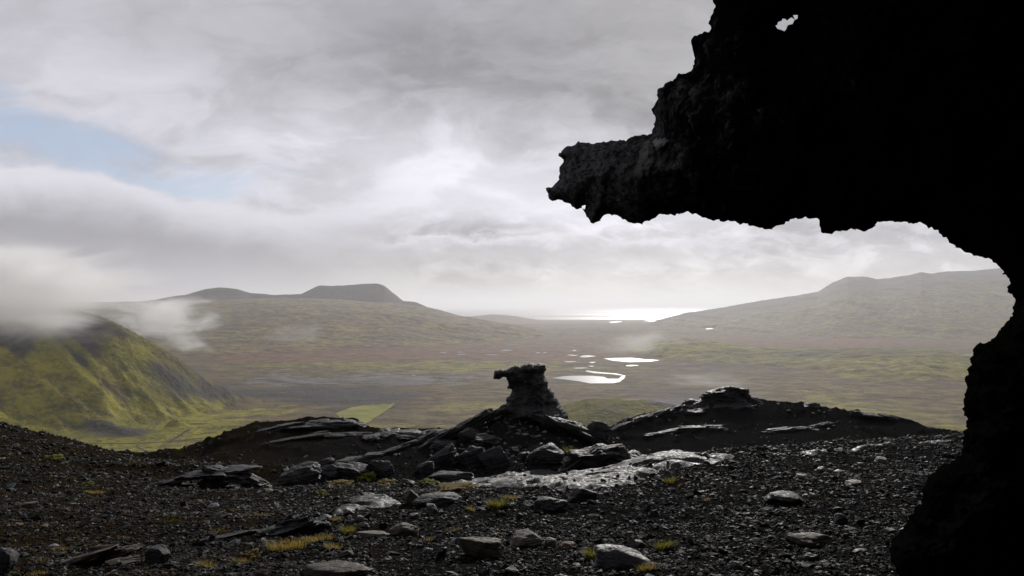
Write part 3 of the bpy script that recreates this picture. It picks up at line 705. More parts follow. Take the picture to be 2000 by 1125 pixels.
ARCH = [(1420, -380), (1405, -150), (1392, 0), (1394, 19), (1385, 47), (1388, 62), (1356, 71), (1354, 85), (1352, 97), (1356, 116), (1352, 128), (1349, 142), (1321, 147), (1314, 159), (1299, 164), (1287, 176), (1280, 202),
 (1273, 214), (1278, 228), (1275, 259), (1263, 264), (1238, 265), (1225, 274), (1208, 273), (1178, 276), (1162, 282), (1152, 280), (1135, 282), (1116, 285), (1099, 294), (1092, 301), (1096, 309), (1107, 311), (1101, 315), (1094, 326),
 (1092, 349), (1085, 356), (1083, 364), (1066, 368), (1070, 379), (1078, 394), (1092, 390), (1101, 394), (1115, 399), (1118, 405), (1127, 408), (1135, 407), (1134, 398.5), (1142, 398.5), (1146, 403), (1142, 413), (1148, 424), (1153, 435), (1160, 438),
 (1169, 430.5), (1185, 415.6), (1195, 419), (1208, 420), (1216, 428), (1231, 437), (1250.5, 438), (1263, 433), (1280, 422), (1306, 420), (1334, 415), (1355, 418), (1382.5, 425), (1425, 433), (1463, 437), (1473, 442), (1496.5, 449), (1508, 449), (1525, 439),
 (1544, 427.5), (1570, 423), (1601, 425), (1599, 432), (1606, 451), (1615, 455), (1639, 448), (1663, 446.5), (1694, 451), (1708, 439), (1715, 432), (1753, 433), (1777, 436), (1805, 435), (1810, 442), (1824, 444), (1834, 458), (1858, 473), (1912, 500),
 (1936, 504), (1956, 524), (1970, 544), (1972, 572), (1988, 580), (1986, 592), (1976, 616), (1956, 640), (1952, 654), (1936, 664), (1920, 670), (1904, 676), (1900, 692), (1894, 716), (1888, 740), (1888, 764), (1880, 788), (1882, 808), (1888, 820), (1888, 836),
 (1880, 860), (1880, 884), (1856, 904), (1824, 924), (1804, 952), (1802, 980), (1776, 1012), (1760, 1040), (1740, 1060), (1736, 1092), (1730, 1125), (1722, 1200), (1700, 1380), (2420, 1380), (2420, -380)]
HOLE = [(1520, 44), (1516, 52), (1518, 60), (1527, 62), (1535, 59), (1540, 50), (1549, 45), (1558, 36), (1557, 27), (1550, 23), (1547, 31), (1540, 36), (1532, 34), (1526, 38)]
inframe = lambda a, b: max(a[0], b[0]) < 2010 and min(a[1], b[1]) > -100
poly = ragged(ARCH, 5, 1.5, 5, inframe)
def arch_Y(px, py):
    s = sstep(1950, 1080, px) * sstep(900, 520, py)
    return 4.35 + 2.2 * s
def arch_T(px, py, d):
    Rr = 150.
    s = np.clip(d / Rr, 0, 1)
    base = np.sqrt(np.maximum(1 - (1 - s) ** 2, 0)) * (.55 + .45 * sstep(1080, 1500, px))
    nn = fbm(P3(px / 85., py / 70., 1.5), 4) * .30 + fbm(P3(px / 17., py / 15., 3.5), 3) * .055
    step = .16 * sstep(300, 225, py + fbm(P3(px / 60., py / 60., 9.), 2) * 40) * sstep(1262, 1300, px)
    return np.maximum(base * .95 * (1 + nn) + step * s + nn * .25 * np.minimum(s * 3, 1), 0.004 * (d > 0))
va, fa, _ = inflate([poly, HOLE], 4.5, arch_Y, arch_T, 1)
va = va + (np.stack([fbm(va * 7 + 5, 3), fbm(va * 7 + 25, 3), fbm(va * 7 + 45, 3)], -1)) * .022 + np.stack([fbm(va * 24 + 5, 3), fbm(va * 24 + 25, 3), fbm(va * 24 + 45, 3)], -1) * .024
Vs = [va]; Fq = [*fa]; Ft = []; nv = len(va)
# unseen rock lumps over, beside and behind the viewer, added to darken the arch
for (c, rad, sd) in (((4.9, .4, .6), (1.7, 3.8, 4.4), 1), ((2.2, -.3, 5.2), (4.4, 3.9, 1.7), 2), ((-.4, -5.0, 1.), (7.6, 2.1, 5.4), 3), ((4.2, 4.1, 4.6), (1.5, 1.2, 1.8), 4)):
    p, f = ico(6); v = p * (1 + .22 * fbm(p * 2.2 + sd * 9, 5)[:, None]) * np.array(rad) + np.array(c)
    Vs.append(v); Ft.append(f + nv); nv += len(v)
arch_base = np.array([3.2, 4.3, -1.5])
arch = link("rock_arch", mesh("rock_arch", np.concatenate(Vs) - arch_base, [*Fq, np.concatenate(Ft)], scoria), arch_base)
tag(arch, "huge black lava arch with a small hole, framing the view on the right", "rock arch")
# pale gritty spatter and a blue-grey block caught in the arm of the arch
def patch(poly_, Yoff, thk, mat, name, res=2.2):
    v, f, _ = inflate([ragged(poly_, 4, 1.2, 9)], res, lambda a, b: arch_Y(a, b) - Yoff(a, b), thk, 1)
    v = v + (np.stack([fbm(v * 22 + 5, 3), fbm(v * 22 + 25, 3), fbm(v * 22 + 45, 3)], -1)) * .012
    o = link(name, mesh(name, v - arch_base, f, mat)); o.parent = arch
    return o
def arch_front(a, b):
    d, _ = poly_dist(a, b, ARCH); return arch_T(a, b, np.maximum(d, 0)) - .02
patch([(1262, 274), (1272, 276), (1282, 300), (1300, 318), (1316, 328), (1310, 338), (1290, 336), (1268, 346), (1248, 350), (1232, 340), (1244, 318), (1250, 296)], arch_front, lambda a, b, d: np.minimum(d / 14, 1) ** .5 * .09 * (1 + .6 * fbm(P3(a / 8., b / 8., 4.), 3)), scoria_l, "spatter_crust")
patch([(1272, 278), (1290, 266), (1309, 272), (1304, 288), (1292, 300), (1282, 298)], arch_front, lambda a, b, d: np.minimum(d / 7, 1) * .12, greyst, "lodged_block")

HOOD = [(964, 740), (966, 724.5), (976, 722), (988, 721.6), (1000, 716), (1007, 713), (1016, 714), (1025.5, 711), (1033, 709), (1050, 709.5), (1065, 711), (1067, 723), (1061, 731), (1066, 739), (1071, 746), (1070, 753), (1075, 757), (1085, 774), (1096, 792), (1108, 807), (1113, 826), (1118, 850),
        (960, 850), (962, 812), (973, 803), (985, 792), (990, 786), (987, 782), (990, 776), (996, 772), (999, 766), (999, 760), (990, 759), (993, 752), (992, 746), (989, 737), (983, 736), (977, 740)]
HY = 28.2
def hood_T(px, py, d):
    s = np.clip(d / 34., 0, 1)
    nn = fbm(P3(px / 22., py / 18., 2.5), 4) * .5 + fbm(P3(px / 6., py / 5., 6.5), 3) * .10
    step = .38 * sstep(1046, 1034, px + fbm(P3(px / 20., py / 20., 1.), 2) * 14) * sstep(770, 750, py)
    return np.maximum(np.sqrt(np.maximum(1 - (1 - s) ** 2, 0)) * .75 * (1 + nn) - step * s, .003 * (d > 0)) + .9 * sstep(760, 830, py) * s
vh, fh, _ = inflate([ragged(HOOD, 3, .45, 8)], 1.1, lambda a, b: HY + 0 * a, hood_T, 1)
vh = vh + np.stack([fbm(vh * 3.5 + 5, 4), fbm(vh * 3.5 + 25, 4), fbm(vh * 3.5 + 45, 4)], -1) * .02 + np.stack([fbm(vh * 9 + 5, 3), fbm(vh * 9 + 25, 3), fbm(vh * 9 + 45, 3)], -1) * .010
hb = np.array([1.0, HY, float(e_of(815) * HY)])
tag(link("hoodoo", mesh("hoodoo", vh - hb, fh, scoria_far), hb), "black lava hoodoo with a beaked top standing on the central mound", "rock pillar")

# rock ledges, outcrops and boulders
cluster("rock_outcrop", "jagged layered rock cap on top of the right black mound", "rock outcrop", 1408, 786, [
 (-6, 8, 130, 26, .8, 8, 10), (-26, -2, 56, 18, .8, 20, 20), (14, -8, 66, 20, .8, -6, -15), (2, -20, 60, 15, .8, 9, 35), (26, -24, 46, 13, .8, -4, 0), (-20, -14, 36, 13, .9, 28, 0), (44, -14, 26, 12, .8, -20, 10), (66, 0, 54, 12, .6, -22, 0), (-64, 14, 54, 13, .6, 26, 0), (96, 10, 36, 8, .6, -18, 0)], basalt, Y=50.5)
cluster("rock_outcrop", "low broken rock rib along the left shoulder of the right mound", "rock outcrop", 1250, 822, [
 (-48, 14, 60, 7, .25, 22, 0), (-10, 0, 60, 8, .25, 20, 8), (30, -13, 54, 8, .25, 18, -5), (-30, 2, 22, 12, .5, 30, 0), (64, -22, 46, 7, .25, 20, 0)], basalt_l, seat=True)
cluster("rock_outcrop", "small dark rock nub on the right skyline of the right mound", "rock outcrop", 1582, 795, [(0, 0, 30, 12, .7, 6, 0), (-14, 2, 30, 8, .7, 0, 0), (12, -2, 14, 10, .7, -8, 10)], basalt, Y=49)
cluster("rock_outcrop", "thin row of rock plates at the right end of the right mound", "rock outcrop", 1740, 818, [
 (-40, -6, 50, 7, .6, -8, 0), (-5, -3, 46, 8, .6, -12, 0), (28, 5, 46, 10, .6, -18, 0), (50, 12, 36, 10, .6, -24, 0)], basalt, Y=47)
cluster("rock_ledge", "pale edged rock ledge across the face of the right mound", "rock ledge", 1340, 838, [(-40, 6, 80, 5, .16, 10, 0), (30, -4, 80, 6, .16, 4, 0), (66, 1, 36, 9, .2, -6, 0)], basalt_l, seat=True)
cluster("rock_ledge", "dark broken ledge low on the face of the right mound", "rock ledge", 1545, 838, [(-30, 3, 56, 7, .2, 6, 0), (16, 0, 56, 9, .2, 3, 0), (46, -6, 46, 5, .2, 12, 0)], basalt, seat=True)
cluster("rock_ledge", "mossy cracked rock ledge crowning the left black ridge", "rock ledge", 590, 830, [
 (-110, 26, 80, 9, .5, 24, 0), (-50, 8, 100, 12, .5, 12, 0), (20, 2, 110, 12, .5, 2, 0), (70, -2, 90, 16, .6, 0, 0), (98, -1, 50, 14, .6, -14, 0), (-10, 14, 120, 6, .4, 6, 0)], basalt, Y=44.5)
cluster("rock_ledge", "flat dark rock shelf under the crest of the left ridge", "rock ledge", 650, 848, [(-70, 8, 100, 6, .2, 8, 0), (10, 2, 110, 7, .2, 2, 0), (60, 3, 60, 6, .2, -4, 0)], basalt, seat=True)
cluster("rock_ledge", "low broken rock ledge on the saddle left of the hoodoo mound", "rock ledge", 795, 847, [(-45, 2, 70, 10, .6, 4, 0), (5, 0, 80, 12, .6, -2, 0), (48, -3, 50, 10, .6, 3, 0)], basalt, seat=True)
cluster("rock_ledge", "long slanting black ledge on the left flank of the hoodoo mound", "rock ledge", 925, 832, [
 (-66, 22, 90, 15, .4, 30, 0), (-30, 8, 80, 18, .4, 28, 5), (5, -10, 80, 17, .4, 30, 0), (34, -21, 60, 13, .45, 26, 0), (52, -27, 44, 11, .5, 14, 0)], basalt, Y=27)
cluster("rock_ledge", "smooth grey slab ledge trailing down left from the hoodoo mound", "rock ledge", 770, 880, [
 (-82, 17, 56, 6, .6, 6, 0), (-56, 13, 50, 8, .6, 16, 10), (-30, 7, 54, 7, .6, 10, -10), (-8, 1, 46, 9, .6, 20, 0), (16, -8, 54, 8, .6, 22, 8), (38, -16, 44, 10, .6, 18, -8), (58, -24, 46, 8, .6, 26, 0)], basalt_w, Y=25.2)
CNT[0] -= 6
cluster("rock_ledge", "lichen spotted ledge falling right from the foot of the hoodoo", "rock ledge", 1105, 826, [
 (-40, -7, 60, 15, .5, -14, 0), (-10, 2, 74, 17, .5, -20, 0), (28, 14, 74, 20, .5, -24, 0), (56, 26, 50, 16, .5, -18, 0)], basalt_l, Y=26.5)
cluster("rock_ledge", "heap of rough rock slabs directly under the hoodoo", "rock ledge", 1030, 800, [(-26, 9, 56, 13, .6, 18, 0), (6, 4, 60, 14, .6, 4, 0), (44, 14, 50, 14, .6, -20, 0), (0, 18, 60, 12, .5, 4, 10)], basalt_l, Y=27.3)
rock("boulder", "dark knobbly boulder in the notch between hoodoo mound and right mound", "boulder", 1168, 862, 47, 38, basalt, sub=6)
rock("boulder", "black rough boulder below the notch boulder, right of the pale slab", "boulder", 1180, 868, 43, 25, basalt_l, Yof=-1.5)
rock("rock_slab", "pale grey slanting slab right of the hoodoo mound", "rock slab", 1168, 872, 85, 11, basalt_w, .4, tilt=-32, sink=.2)
cluster("rock_outcrop", "leaning black slab with shaded hollow right of the speckled boulder", "rock outcrop", 1150, 905, [
 (-22, -6, 100, 14, .5, 33, 0), (15, -12, 90, 30, .7, 6, 0), (55, -4, 80, 22, .7, -12, 0), (-8, 6, 54, 14, .5, 8, 0), (80, -12, 60, 10, .6, -14, 0), (20, -26, 60, 8, .6, 8, 0)], basalt, Y=13.5)
rock("boulder", "white speckled rounded boulder in the middle of the hoodoo mound", "boulder", 1068, 904, 68, 28, basalt_l, sub=6)
rock("boulder", "small speckled rock touching the left side of the speckled boulder", "boulder", 1026, 898, 26, 15, basalt_l)
rock("boulder", "grey upright stone high on the hoodoo mound under the black ledge", "boulder", 915, 862, 38, 25, basalt_l)
rock("boulder", "crumbly dark rock left below the grey upright stone", "boulder", 868, 876, 49, 13, basalt_l, rough=.12)
rock("boulder", "crumbly dark rock right below the grey upright stone", "boulder", 952, 872, 53, 20, basalt, rough=.12)
rock("boulder", "big smooth blue black boulder, right half of the split pair", "boulder", 962, 914, 55, 34, basalt, .7, tilt=12, strata=.015, rough=.03, sub=6)
rock("boulder", "layered boulder with pale top, left half of the split pair", "boulder", 920, 912, 51, 33, basalt_w, .7, tilt=8, strata=.06, sub=6)
rock("boulder", "tilted ribbed boulder left of the split pair", "boulder", 868, 908, 55, 28, basalt, .6, tilt=30, strata=.07, sub=6)
rock("boulder", "ribbed grey boulder at the lower left end of the boulder row", "boulder", 832, 924, 41, 20, basalt_w, .7, tilt=20, strata=.07, sub=6)
rock("rock_slab", "low black slab under the split pair of boulders", "rock slab", 880, 940, 95, 15, basalt, .5, tilt=4)
rock("boulder", "small black boulder left of the low black slab", "boulder", 794, 952, 32, 13, basalt)
rock("boulder", "black pointed boulder standing alone left of the boulder row", "boulder", 742, 931, 45, 26, basalt, .8, tilt=-18, strata=.05, sub=6)
rock("boulder", "lichen crusted boulder between the pointed and the rounded boulders", "boulder", 690, 934, 70, 21, basalt_l, .7, rough=.1, sub=6)
rock("boulder", "dark squat boulder with pale slab on it, beside the big rough one", "boulder", 640, 934, 49, 21, basalt, .8)
rock("boulder", "big rough black boulder left of the boulder line", "boulder", 578, 949, 83, 36, basalt_l, .8, tilt=10, rough=.09, sub=6)
rock("rock_slab", "pale slab lying on top of the squat dark boulder", "rock slab", 630, 913, 47, 13, basalt_w, .5, tilt=24)
cluster("rock_outcrop", "broad flat broken outcrop on the grit at the left", "rock outcrop", 410, 945, [
 (-60, -8, 100, 9, .5, 14, 0), (0, -20, 120, 11, .5, 4, 0), (50, -14, 90, 18, .5, -14, 0), (86, 0, 60, 13, .5, -22, 0), (10, -2, 46, 20, .7, -8, 0), (-50, 8, 80, 13, .5, 0, 0), (-10, 14, 70, 10, .5, 6, 0), (-80, 2, 40, 10, .6, 12, 0)], basalt_l, Y=13.3)
cluster("rock_outcrop", "sharp black wedge of rock before the left wet slab", "rock outcrop", 550, 1040, [(0, -4, 130, 22, .5, 12, 0), (24, -20, 60, 22, .5, 22, 0), (-40, 6, 60, 15, .5, 8, 0)], basalt)
cluster("rock_ledge", "thin grey rock edge breaking the grit left of the black wedge", "rock ledge", 430, 1050, [(-50, 8, 90, 8, .3, 10, 0), (20, -4, 90, 8, .3, 12, 0), (-100, 14, 50, 6, .3, 12, 0)], basalt_w)
cluster("rock_ledge", "long brown black slab edge at the lower left", "rock ledge", 140, 1098, [(-50, 14, 120, 12, .3, 16, 0), (20, -6, 130, 20, .35, 16, 0), (74, -22, 60, 18, .4, 2, 0), (30, 14, 150, 16, .3, 9, 0)], brown)
rock("boulder", "dark round boulder at the lower left beside the slab edge", "boulder", 300, 1100, 41, 28, basalt_w, .9)
rock("boulder", "angular grey block resting against the lower left slab edge", "boulder", 190, 1095, 32, 24, greyst, .9)
rock("boulder", "black rock cut off by the left edge of the picture", "boulder", -4, 1120, 41, 43, basalt, .8)
rock("rock_slab", "dark flat topped slab under the near end of the wet lava shelf", "rock slab", 850, 990, 85, 20, basalt_w, .5, tilt=3)
rock("rock_slab", "brownish tilted slab end left of the dark flat topped slab", "rock slab", 806, 985, 36, 22, brown, .6, tilt=-24)
rock("boulder", "dark flat boulder sunk in the grit below the wet shelf", "boulder", 1072, 1000, 62, 25, basalt, .8)
rock("boulder", "dark bluish boulder right of the sunk flat boulder", "boulder", 1140, 980, 57, 21, basalt, .8)
rock("stone", "large leaning brown flagstone in the middle foreground", "stone", 944, 1090, 92, 34, brown, .5, tilt=-16, yaw=8, sink=.25)
rock("stone", "long grey topped slab stone at the bottom right of centre", "stone", 1216, 1108, 112, 32, greyst, .5, tilt=-6, yaw=-6, sink=.3)
rock("stone", "flat tan flagstone lying left of the brown cobble", "stone", 734, 1050, 52, 8, tan, .5)
rock("stone", "brown cobble right of the flat tan flagstone", "stone", 788, 1048, 52, 20, brown)
rock("stone", "brownish broken stone behind the leaning flagstone", "stone", 1026, 1068, 62, 20, brown)
rock("stone", "pale blue angular stone right of the broken brown stone", "stone", 1076, 1068, 26, 14, tan)
rock("stone", "rusty red stone above the long grey topped slab", "stone", 1112, 1072, 34, 10, rust)
rock("stone", "rounded grey white stone under the dark flat topped slab", "stone", 845, 1004, 22, 14, greyst)
rock("stone", "small white stone left of the rounded grey white stone", "stone", 806, 1012, 16, 8, tan)
rock("stone", "pale stone on the grit below the left wet slab", "stone", 702, 1018, 17, 9, tan)
rock("stone", "dark brown flat rock cut by the bottom edge left of centre", "stone", 646, 1128, 100, 16, brown, .6)
rock("stone", "brown flat stone at the lower right on black grit", "stone", 1588, 1064, 66, 14, brown)
rock("stone", "thin white shard at the lower right near the pillar", "stone", 1682, 1082, 34, 7, tan, .5)
rock("stone", "pale grey cone shaped stone on the right grit slope", "stone", 1590, 975, 16, 10, tan)
rock("stone", "grey angular block on the lower right grit slope", "stone", 1644, 1025, 26, 20, greyst)
rock("stone", "white elongated flagstone alone on the left grit", "stone", 50, 990, 32, 8, tan, .5)
rock("stone", "red brick coloured stone on the left grit", "stone", 124, 999, 13, 6, rust)
rock("stone", "low brown rock hummock on the right grit", "stone", 1540, 985, 70, 18, basalt, .9)
rock("stone", "tan stone patch beside the low brown hummock", "stone", 1672, 950, 32, 9, tan)
rock("stone", "cream stone high on the right grit slope", "stone", 1684, 910, 14, 5, tan)
rock("stone", "pale split stone just under the right crest", "stone", 1725, 905, 24, 10, tan)
rock("stone", "round grey cobble near the crest of the right grit", "stone", 1608, 922, 18, 8, greyst)
rock("stone", "flat pale stone left of the round grey cobble", "stone", 1568, 933, 22, 5, tan)
rock("stone", "white pointed stone right above the long grey topped slab", "stone", 1250, 1066, 16, 9, tan)
rock("stone", "bluish cobble at the bottom left of the leaning flagstone", "stone", 834, 1084, 20, 12, greyst)
rock("stone", "brown pebble stone left of the bluish cobble", "stone", 676, 1088, 24, 10, brown)
rock("stone", "grey cobble at the bottom edge below the leaning flagstone", "stone", 1002, 1122, 22, 10, greyst)
rock("stone", "grey cobble at the bottom edge right of the long slab", "stone", 1440, 1112, 26, 14, greyst)
rock("stone", "bluish cobble beside a small yellowish stone at the lower right", "stone", 1586, 1098, 26, 14, greyst)
rock("stone", "small yellowish stone left of the bluish cobble at the lower right", "stone", 1477, 1096, 14, 8, tan)

# wet lava shelves: sheets of rope lava lying on the grit
SHELF_PTS = []
def shelf(name, label, poly_, thick, mat, ripple=.016, rim=24.):
    P = np.array(poly_, float); res = 2.4
    xs = np.arange(P[:, 0].min() - 8, P[:, 0].max() + 8, res); 
    ybot, ytop = P[:, 1].max() + 6, P[:, 1].min() - 6
    # sample on the ground itself, in depth
    Ys = [ghit(px, py)[1] for px, py in poly_]
    ya, yb = min(Ys) * .94, max(Ys) * 1.06
    t0, t1 = t_of(P[:, 0].min(), 930) - .006, t_of(P[:, 0].max(), 930) + .006
    nt = int((t1 - t0) * F / res); ny = int(np.log(yb / ya) / .0045)
    tt, yy = np.meshgrid(np.linspace(t0, t1, nt), np.exp(np.linspace(np.log(ya), np.log(yb), ny)))
    poly_w = [(float(t_of(px, py)) * 1000, math.log(Y) * 1000 * .6) for (px, py), Y in zip(poly_, Ys)]
    poly_w = ragged(poly_w, 14, 4., 12)
    D, _ = poly_dist(tt * 1000, np.log(yy) * 1000 * .6, poly_w)
    x = tt * yy
    D = D + fbm(P3(x / .8, yy / .8, 3.), 4) * 16
    up = sstep(-1, rim, D) * thick * (1 + .6 * fbm(P3(x / 1.1, yy / .6, 6.), 3)) + sstep(0, rim, D) * fbm(P3(x / .9, yy / .38, 26.), 3) * .07
    ro = fbm(P3(x / .5 + yy * .3, yy / .13, 8.), 4, ridged=True) * ripple + fbm(P3(x / .16, yy / .10, 18.), 4) * ripple * .7
    holes = sstep(.08, .30, fbm(P3(x / .55, yy / .34, 12.), 5)) * .13
    z = gz(tt, yy) + np.where(D > -1, up + ro * sstep(0, rim, D) - holes * sstep(2, rim * 2, D), 0) - .03 - .25 * (1 - sstep(-9, 1, D))
    rs = np.random.default_rng(len(label)); cand = np.argwhere((D > 0) & (fbm(P3(x / .8, yy / .5, 33.), 4) + .25 * np.exp(-D / 9.) > .10))
    cand = cand[rs.permutation(len(cand))[:int(len(cand) * .035)]]
    SHELF_PTS.append(np.stack([tt[cand[:, 0], cand[:, 1]], yy[cand[:, 0], cand[:, 1]], z[cand[:, 0], cand[:, 1]]], -1))
    keep = D > -12; c = keep[:-1, :-1] & keep[1:, :-1] & keep[:-1, 1:] & keep[1:, 1:]
    ids = np.arange(tt.size).reshape(tt.shape); r, cc = np.nonzero(c)
    q = np.stack([ids[r, cc], ids[r, cc + 1], ids[r + 1, cc + 1], ids[r + 1, cc]], -1)
    u, inv = np.unique(q, return_inverse=True)
    v = np.stack([x, yy, z], -1).reshape(-1, 3)[u]; b = v.mean(0); b[2] = v[:, 2].min()
    return tag(link(name, mesh(name, v - b, [inv.reshape(-1, 4)], mat), b), label, "lava shelf")
shelf("lava_shelf", "long wet shining lava shelf across the middle foreground", [(836, 958), (880, 940), (930, 930), (985, 916), (1040, 914), (1090, 912), (1150, 905), (1210, 895), (1290, 888), (1360, 886), (1440, 888), (1440, 896), (1390, 908), (1330, 918), (1270, 936), (1220, 950), (1150, 962), (1080, 960), (1010, 958), (960, 952), (900, 952), (850, 962)], .08, wet)
shelf("lava_shelf", "shorter wet grey lava slab left of the long shelf", [(592, 1022), (640, 1004), (672, 982), (690, 966), (730, 968), (790, 974), (798, 984), (750, 992), (700, 998), (660, 1012), (615, 1026)], .09, wet)
shelf("lava_shelf", "thin pale lava rim along the crest of the right grit", [(1560, 886), (1620, 876), (1700, 869), (1780, 864), (1872, 858), (1874, 864), (1790, 869), (1700, 875), (1620, 884), (1570, 891)], .05, wet, .02, 7.)

# ------------------------------------------------------------------ gravel
def in_view(t, Y, z, tol=.04):
    return True
def gravel(name, label, N, seed, smin, smax, tone, ymin=2.6, ymax=48, skew=1., dens=None, mat=None, pts=None):
    r = np.random.default_rng(seed)
    Y = np.exp(r.uniform(np.log(ymin), np.log(ymax), N * (3 if N > 1000 else 12))); t = r.uniform(-.92, .92, len(Y))
    if dens is not None:
        k = r.uniform(size=len(Y)) < dens(t * Y, Y, t); Y, t = Y[k], t[k]
    Y, t = Y[:N], t[:N]; N = len(Y)
    z = gz(t, Y)
    if pts is not None: t, Y, z = pts.T; N = len(t)
    s = np.exp(r.uniform(0, 1, N) ** skew * np.log(smax / smin)) * smin * (Y / 6.) ** .62
    p, f = ico(1); nvp, nf = len(p), len(f)
    jit = r.normal(size=(8, nvp, 3)) * .22; base = (p[None] + jit)
    sh = base[r.integers(0, 8, N)]
    sc = np.stack([r.uniform(.8, 1.4, N), r.uniform(.6, 1.1, N), r.uniform(.3, .8, N)], -1) * s[:, None]
    v = sh * sc[:, None, :]
    a = r.uniform(0, 2 * np.pi, N); ca, sa = np.cos(a), np.sin(a)
    tl = r.normal(size=N) * .35; ct, st_ = np.cos(tl), np.sin(tl)
    x, y, zz = v[..., 0], v[..., 1], v[..., 2]
    x, zz = x * ct[:, None] + zz * st_[:, None], -x * st_[:, None] + zz * ct[:, None]
    x, y = x * ca[:, None] - y * sa[:, None], x * sa[:, None] + y * ca[:, None]
    v = np.stack([x + (t * Y)[:, None], y + Y[:, None], zz + (z + s * sc[:, 2] / s * .25)[:, None]], -1).reshape(-1, 3)
    fc = (f[None] + (np.arange(N) * nvp)[:, None, None]).reshape(-1, 3)
    col = tone(r, N, t, Y)
    col = np.repeat(np.concatenate([col, np.ones((N, 1))], 1), nvp, 0)
    return tag(link(name, mesh(name, v, [fc], mat, smooth=False, attrs={'tone': col})), label, kind='stuff')
def stone_tone(r, N, t, Y):
    L = np.exp(r.normal(np.log(.0062), .75, N)); k = r.uniform(size=N)
    L = np.where(k > .93, r.uniform(.05, .2, N), L)
    c = np.stack([L * .95, L * 1.02, L * 1.03], -1)
    b = r.uniform(size=N) < np.interp(t, [-.8, .2, .8], [.35, .14, .12])
    c[b] = np.stack([L[b] * 1.5, L[b] * 1.1, L[b] * .75], -1)
    rd = r.uniform(size=N) < .012; c[rd] = np.stack([L[rd] * 3.2, L[rd] * 1.5, L[rd] * .9], -1)
    return np.clip(c, .004, .3)
def gravel_mat():
    m, n = material("gravel_stone"); p = n.obj()
    b = n.noise(p, 60., 4, .7); a = n.attr('tone')
    col = n.mix(1., a, n.mix(n.mr(b, .3, .7), (.6, .6, .6), (1.35, 1.35, 1.35)), 'MULTIPLY')
    n.surf(col, n.mr(n.noise(p, 9., 2), .3, .7, .5, .95), n.bump(b, .004, 1.), .12)
    return m
grm = gravel_mat()
gravel("gravel", "loose black volcanic gravel covering the foreground slope", 120000, 11, .0048, .027, stone_tone, 2.6, 15, 2.4, dens=lambda x, y, t: np.clip(.62 + 1.1 * fbm(P3(x / 1.5, y / 1.2, 23.), 4), .12, 1), mat=grm)
gravel("gravel", "scattered pale stones dotting the far black mounds", 16000, 12, .011, .042, stone_tone, 13, 52, 2.2, dens=lambda x, y, t: np.clip(.25 + (t < -.42) * .6 + .6 * fbm(P3(x / 4, y / 4, 3.), 3), 0.05, 1), mat=grm)
gravel("gravel", "small pale stones strewn over the hoodoo mound", 420, 15, .02, .05, lambda r, N, t, Y: np.repeat(r.uniform(.03, .22, N)[:, None], 3, 1), 19, 28, 1.6, dens=lambda x, y, t: ((t > -.12) & (t < .14)) * 1., mat=grm)
gravel("gravel", "fist sized angular rubble strewn over the black slope", 3000, 13, .018, .055, stone_tone, 3.2, 22, 1.8, mat=grm)

gravel("gravel", "loose chips of stone lying on the wet lava shelves", 10, 14, .006, .034, stone_tone, mat=grm, skew=2., pts=np.concatenate(SHELF_PTS))
# ------------------------------------------------------------------ grass and moss
def grass_mat(name, c0, c1, c2):
    m, n = material(name); a = n.attr('tone'); r_, g_, _ = n.xyz(a)
    col = n.mix(r_, c0, c1); col = n.mix(n.mr(g_, .6, 1.), col, c2)
    b = n.surf(col, .6, None, .2)
    tr = n.node('ShaderNodeBsdfTranslucent'); n.inp(tr.inputs[0], col); mx = n.node('ShaderNodeMixShader'); mx.inputs[0].default_value = .5
    n.l.new(b.outputs[0], mx.inputs[1]); n.l.new(tr.outputs[0], mx.inputs[2])
    o = [k for k in n.n if k.type == 'OUTPUT_MATERIAL'][0]; n.l.new(mx.outputs[0], o.inputs['Surface'])
    return m
straw = grass_mat("dry_grass_blade", (.14, .10, .03), (.50, .34, .09), (.26, .24, .04))
green = grass_mat("green_grass_blade", (.09, .10, .014), (.30, .29, .045), (.34, .25, .06))
def blades(N, rad, hgt, r, flat=1.):
    a = r.uniform(0, 2 * np.pi, N); q = np.sqrt(r.uniform(0, 1, N)) * rad
    bx, by = np.cos(a) * q, np.sin(a) * q * flat
    h = hgt * r.uniform(.45, 1.15, N); lean = r.uniform(.25, .95, N); la = a + r.normal(size=N) * .7; w = hgt * r.uniform(.016, .03, N) + .0007
    Vs = []
    for k, s in enumerate((0, .4, .75, 1.)):
        cx = bx + np.cos(la) * lean * h * s * s; cy = by + np.sin(la) * lean * h * s * s; cz = h * s * (1 - .35 * lean * s) - .01
        ww = w * (1 - s) ** .6
        Vs.append(np.stack([cx - np.sin(la) * ww, cy + np.cos(la) * ww, cz], -1)); Vs.append(np.stack([cx + np.sin(la) * ww, cy - np.cos(la) * ww, cz], -1))
    V = np.stack(Vs, 1).reshape(-1, 3); i = np.arange(N)[:, None] * 8
    Fc = np.concatenate([i + np.array([[0, 1, 3, 2]]), i + np.array([[2, 3, 5, 4]]), i + np.array([[4, 5, 7, 6]])])
    tone = np.repeat(np.stack([r.uniform(0, 1, N), r.uniform(0, 1, N), r.uniform(0, 1, N), np.ones(N)], -1), 8, 0)
    return V, Fc, tone
def tuft(label, px, py, wpx, hpx, mat, N=130, seed=0, flat=.7, name="grass_tuft"):
    r = np.random.default_rng(seed + int(px)); t, Y, z = ghit(px, py)
    V, Fc, tone = blades(int(N * 1.7), wpx * .5 * Y / F, hpx * 1.25 * Y / F, r, flat)
    V[:, 2] += gz((V[:, 0] + t * Y) / (V[:, 1] + Y), V[:, 1] + Y) - z
    return tag(link(name, mesh(name, V, [Fc], mat, attrs={'tone': tone}), (t * Y, Y, z)), label, "grass tuft", "grass tufts on the grit")
tuft("wide straw yellow grass tuft right of the black wedge", 560, 1072, 74, 20, straw, 260)
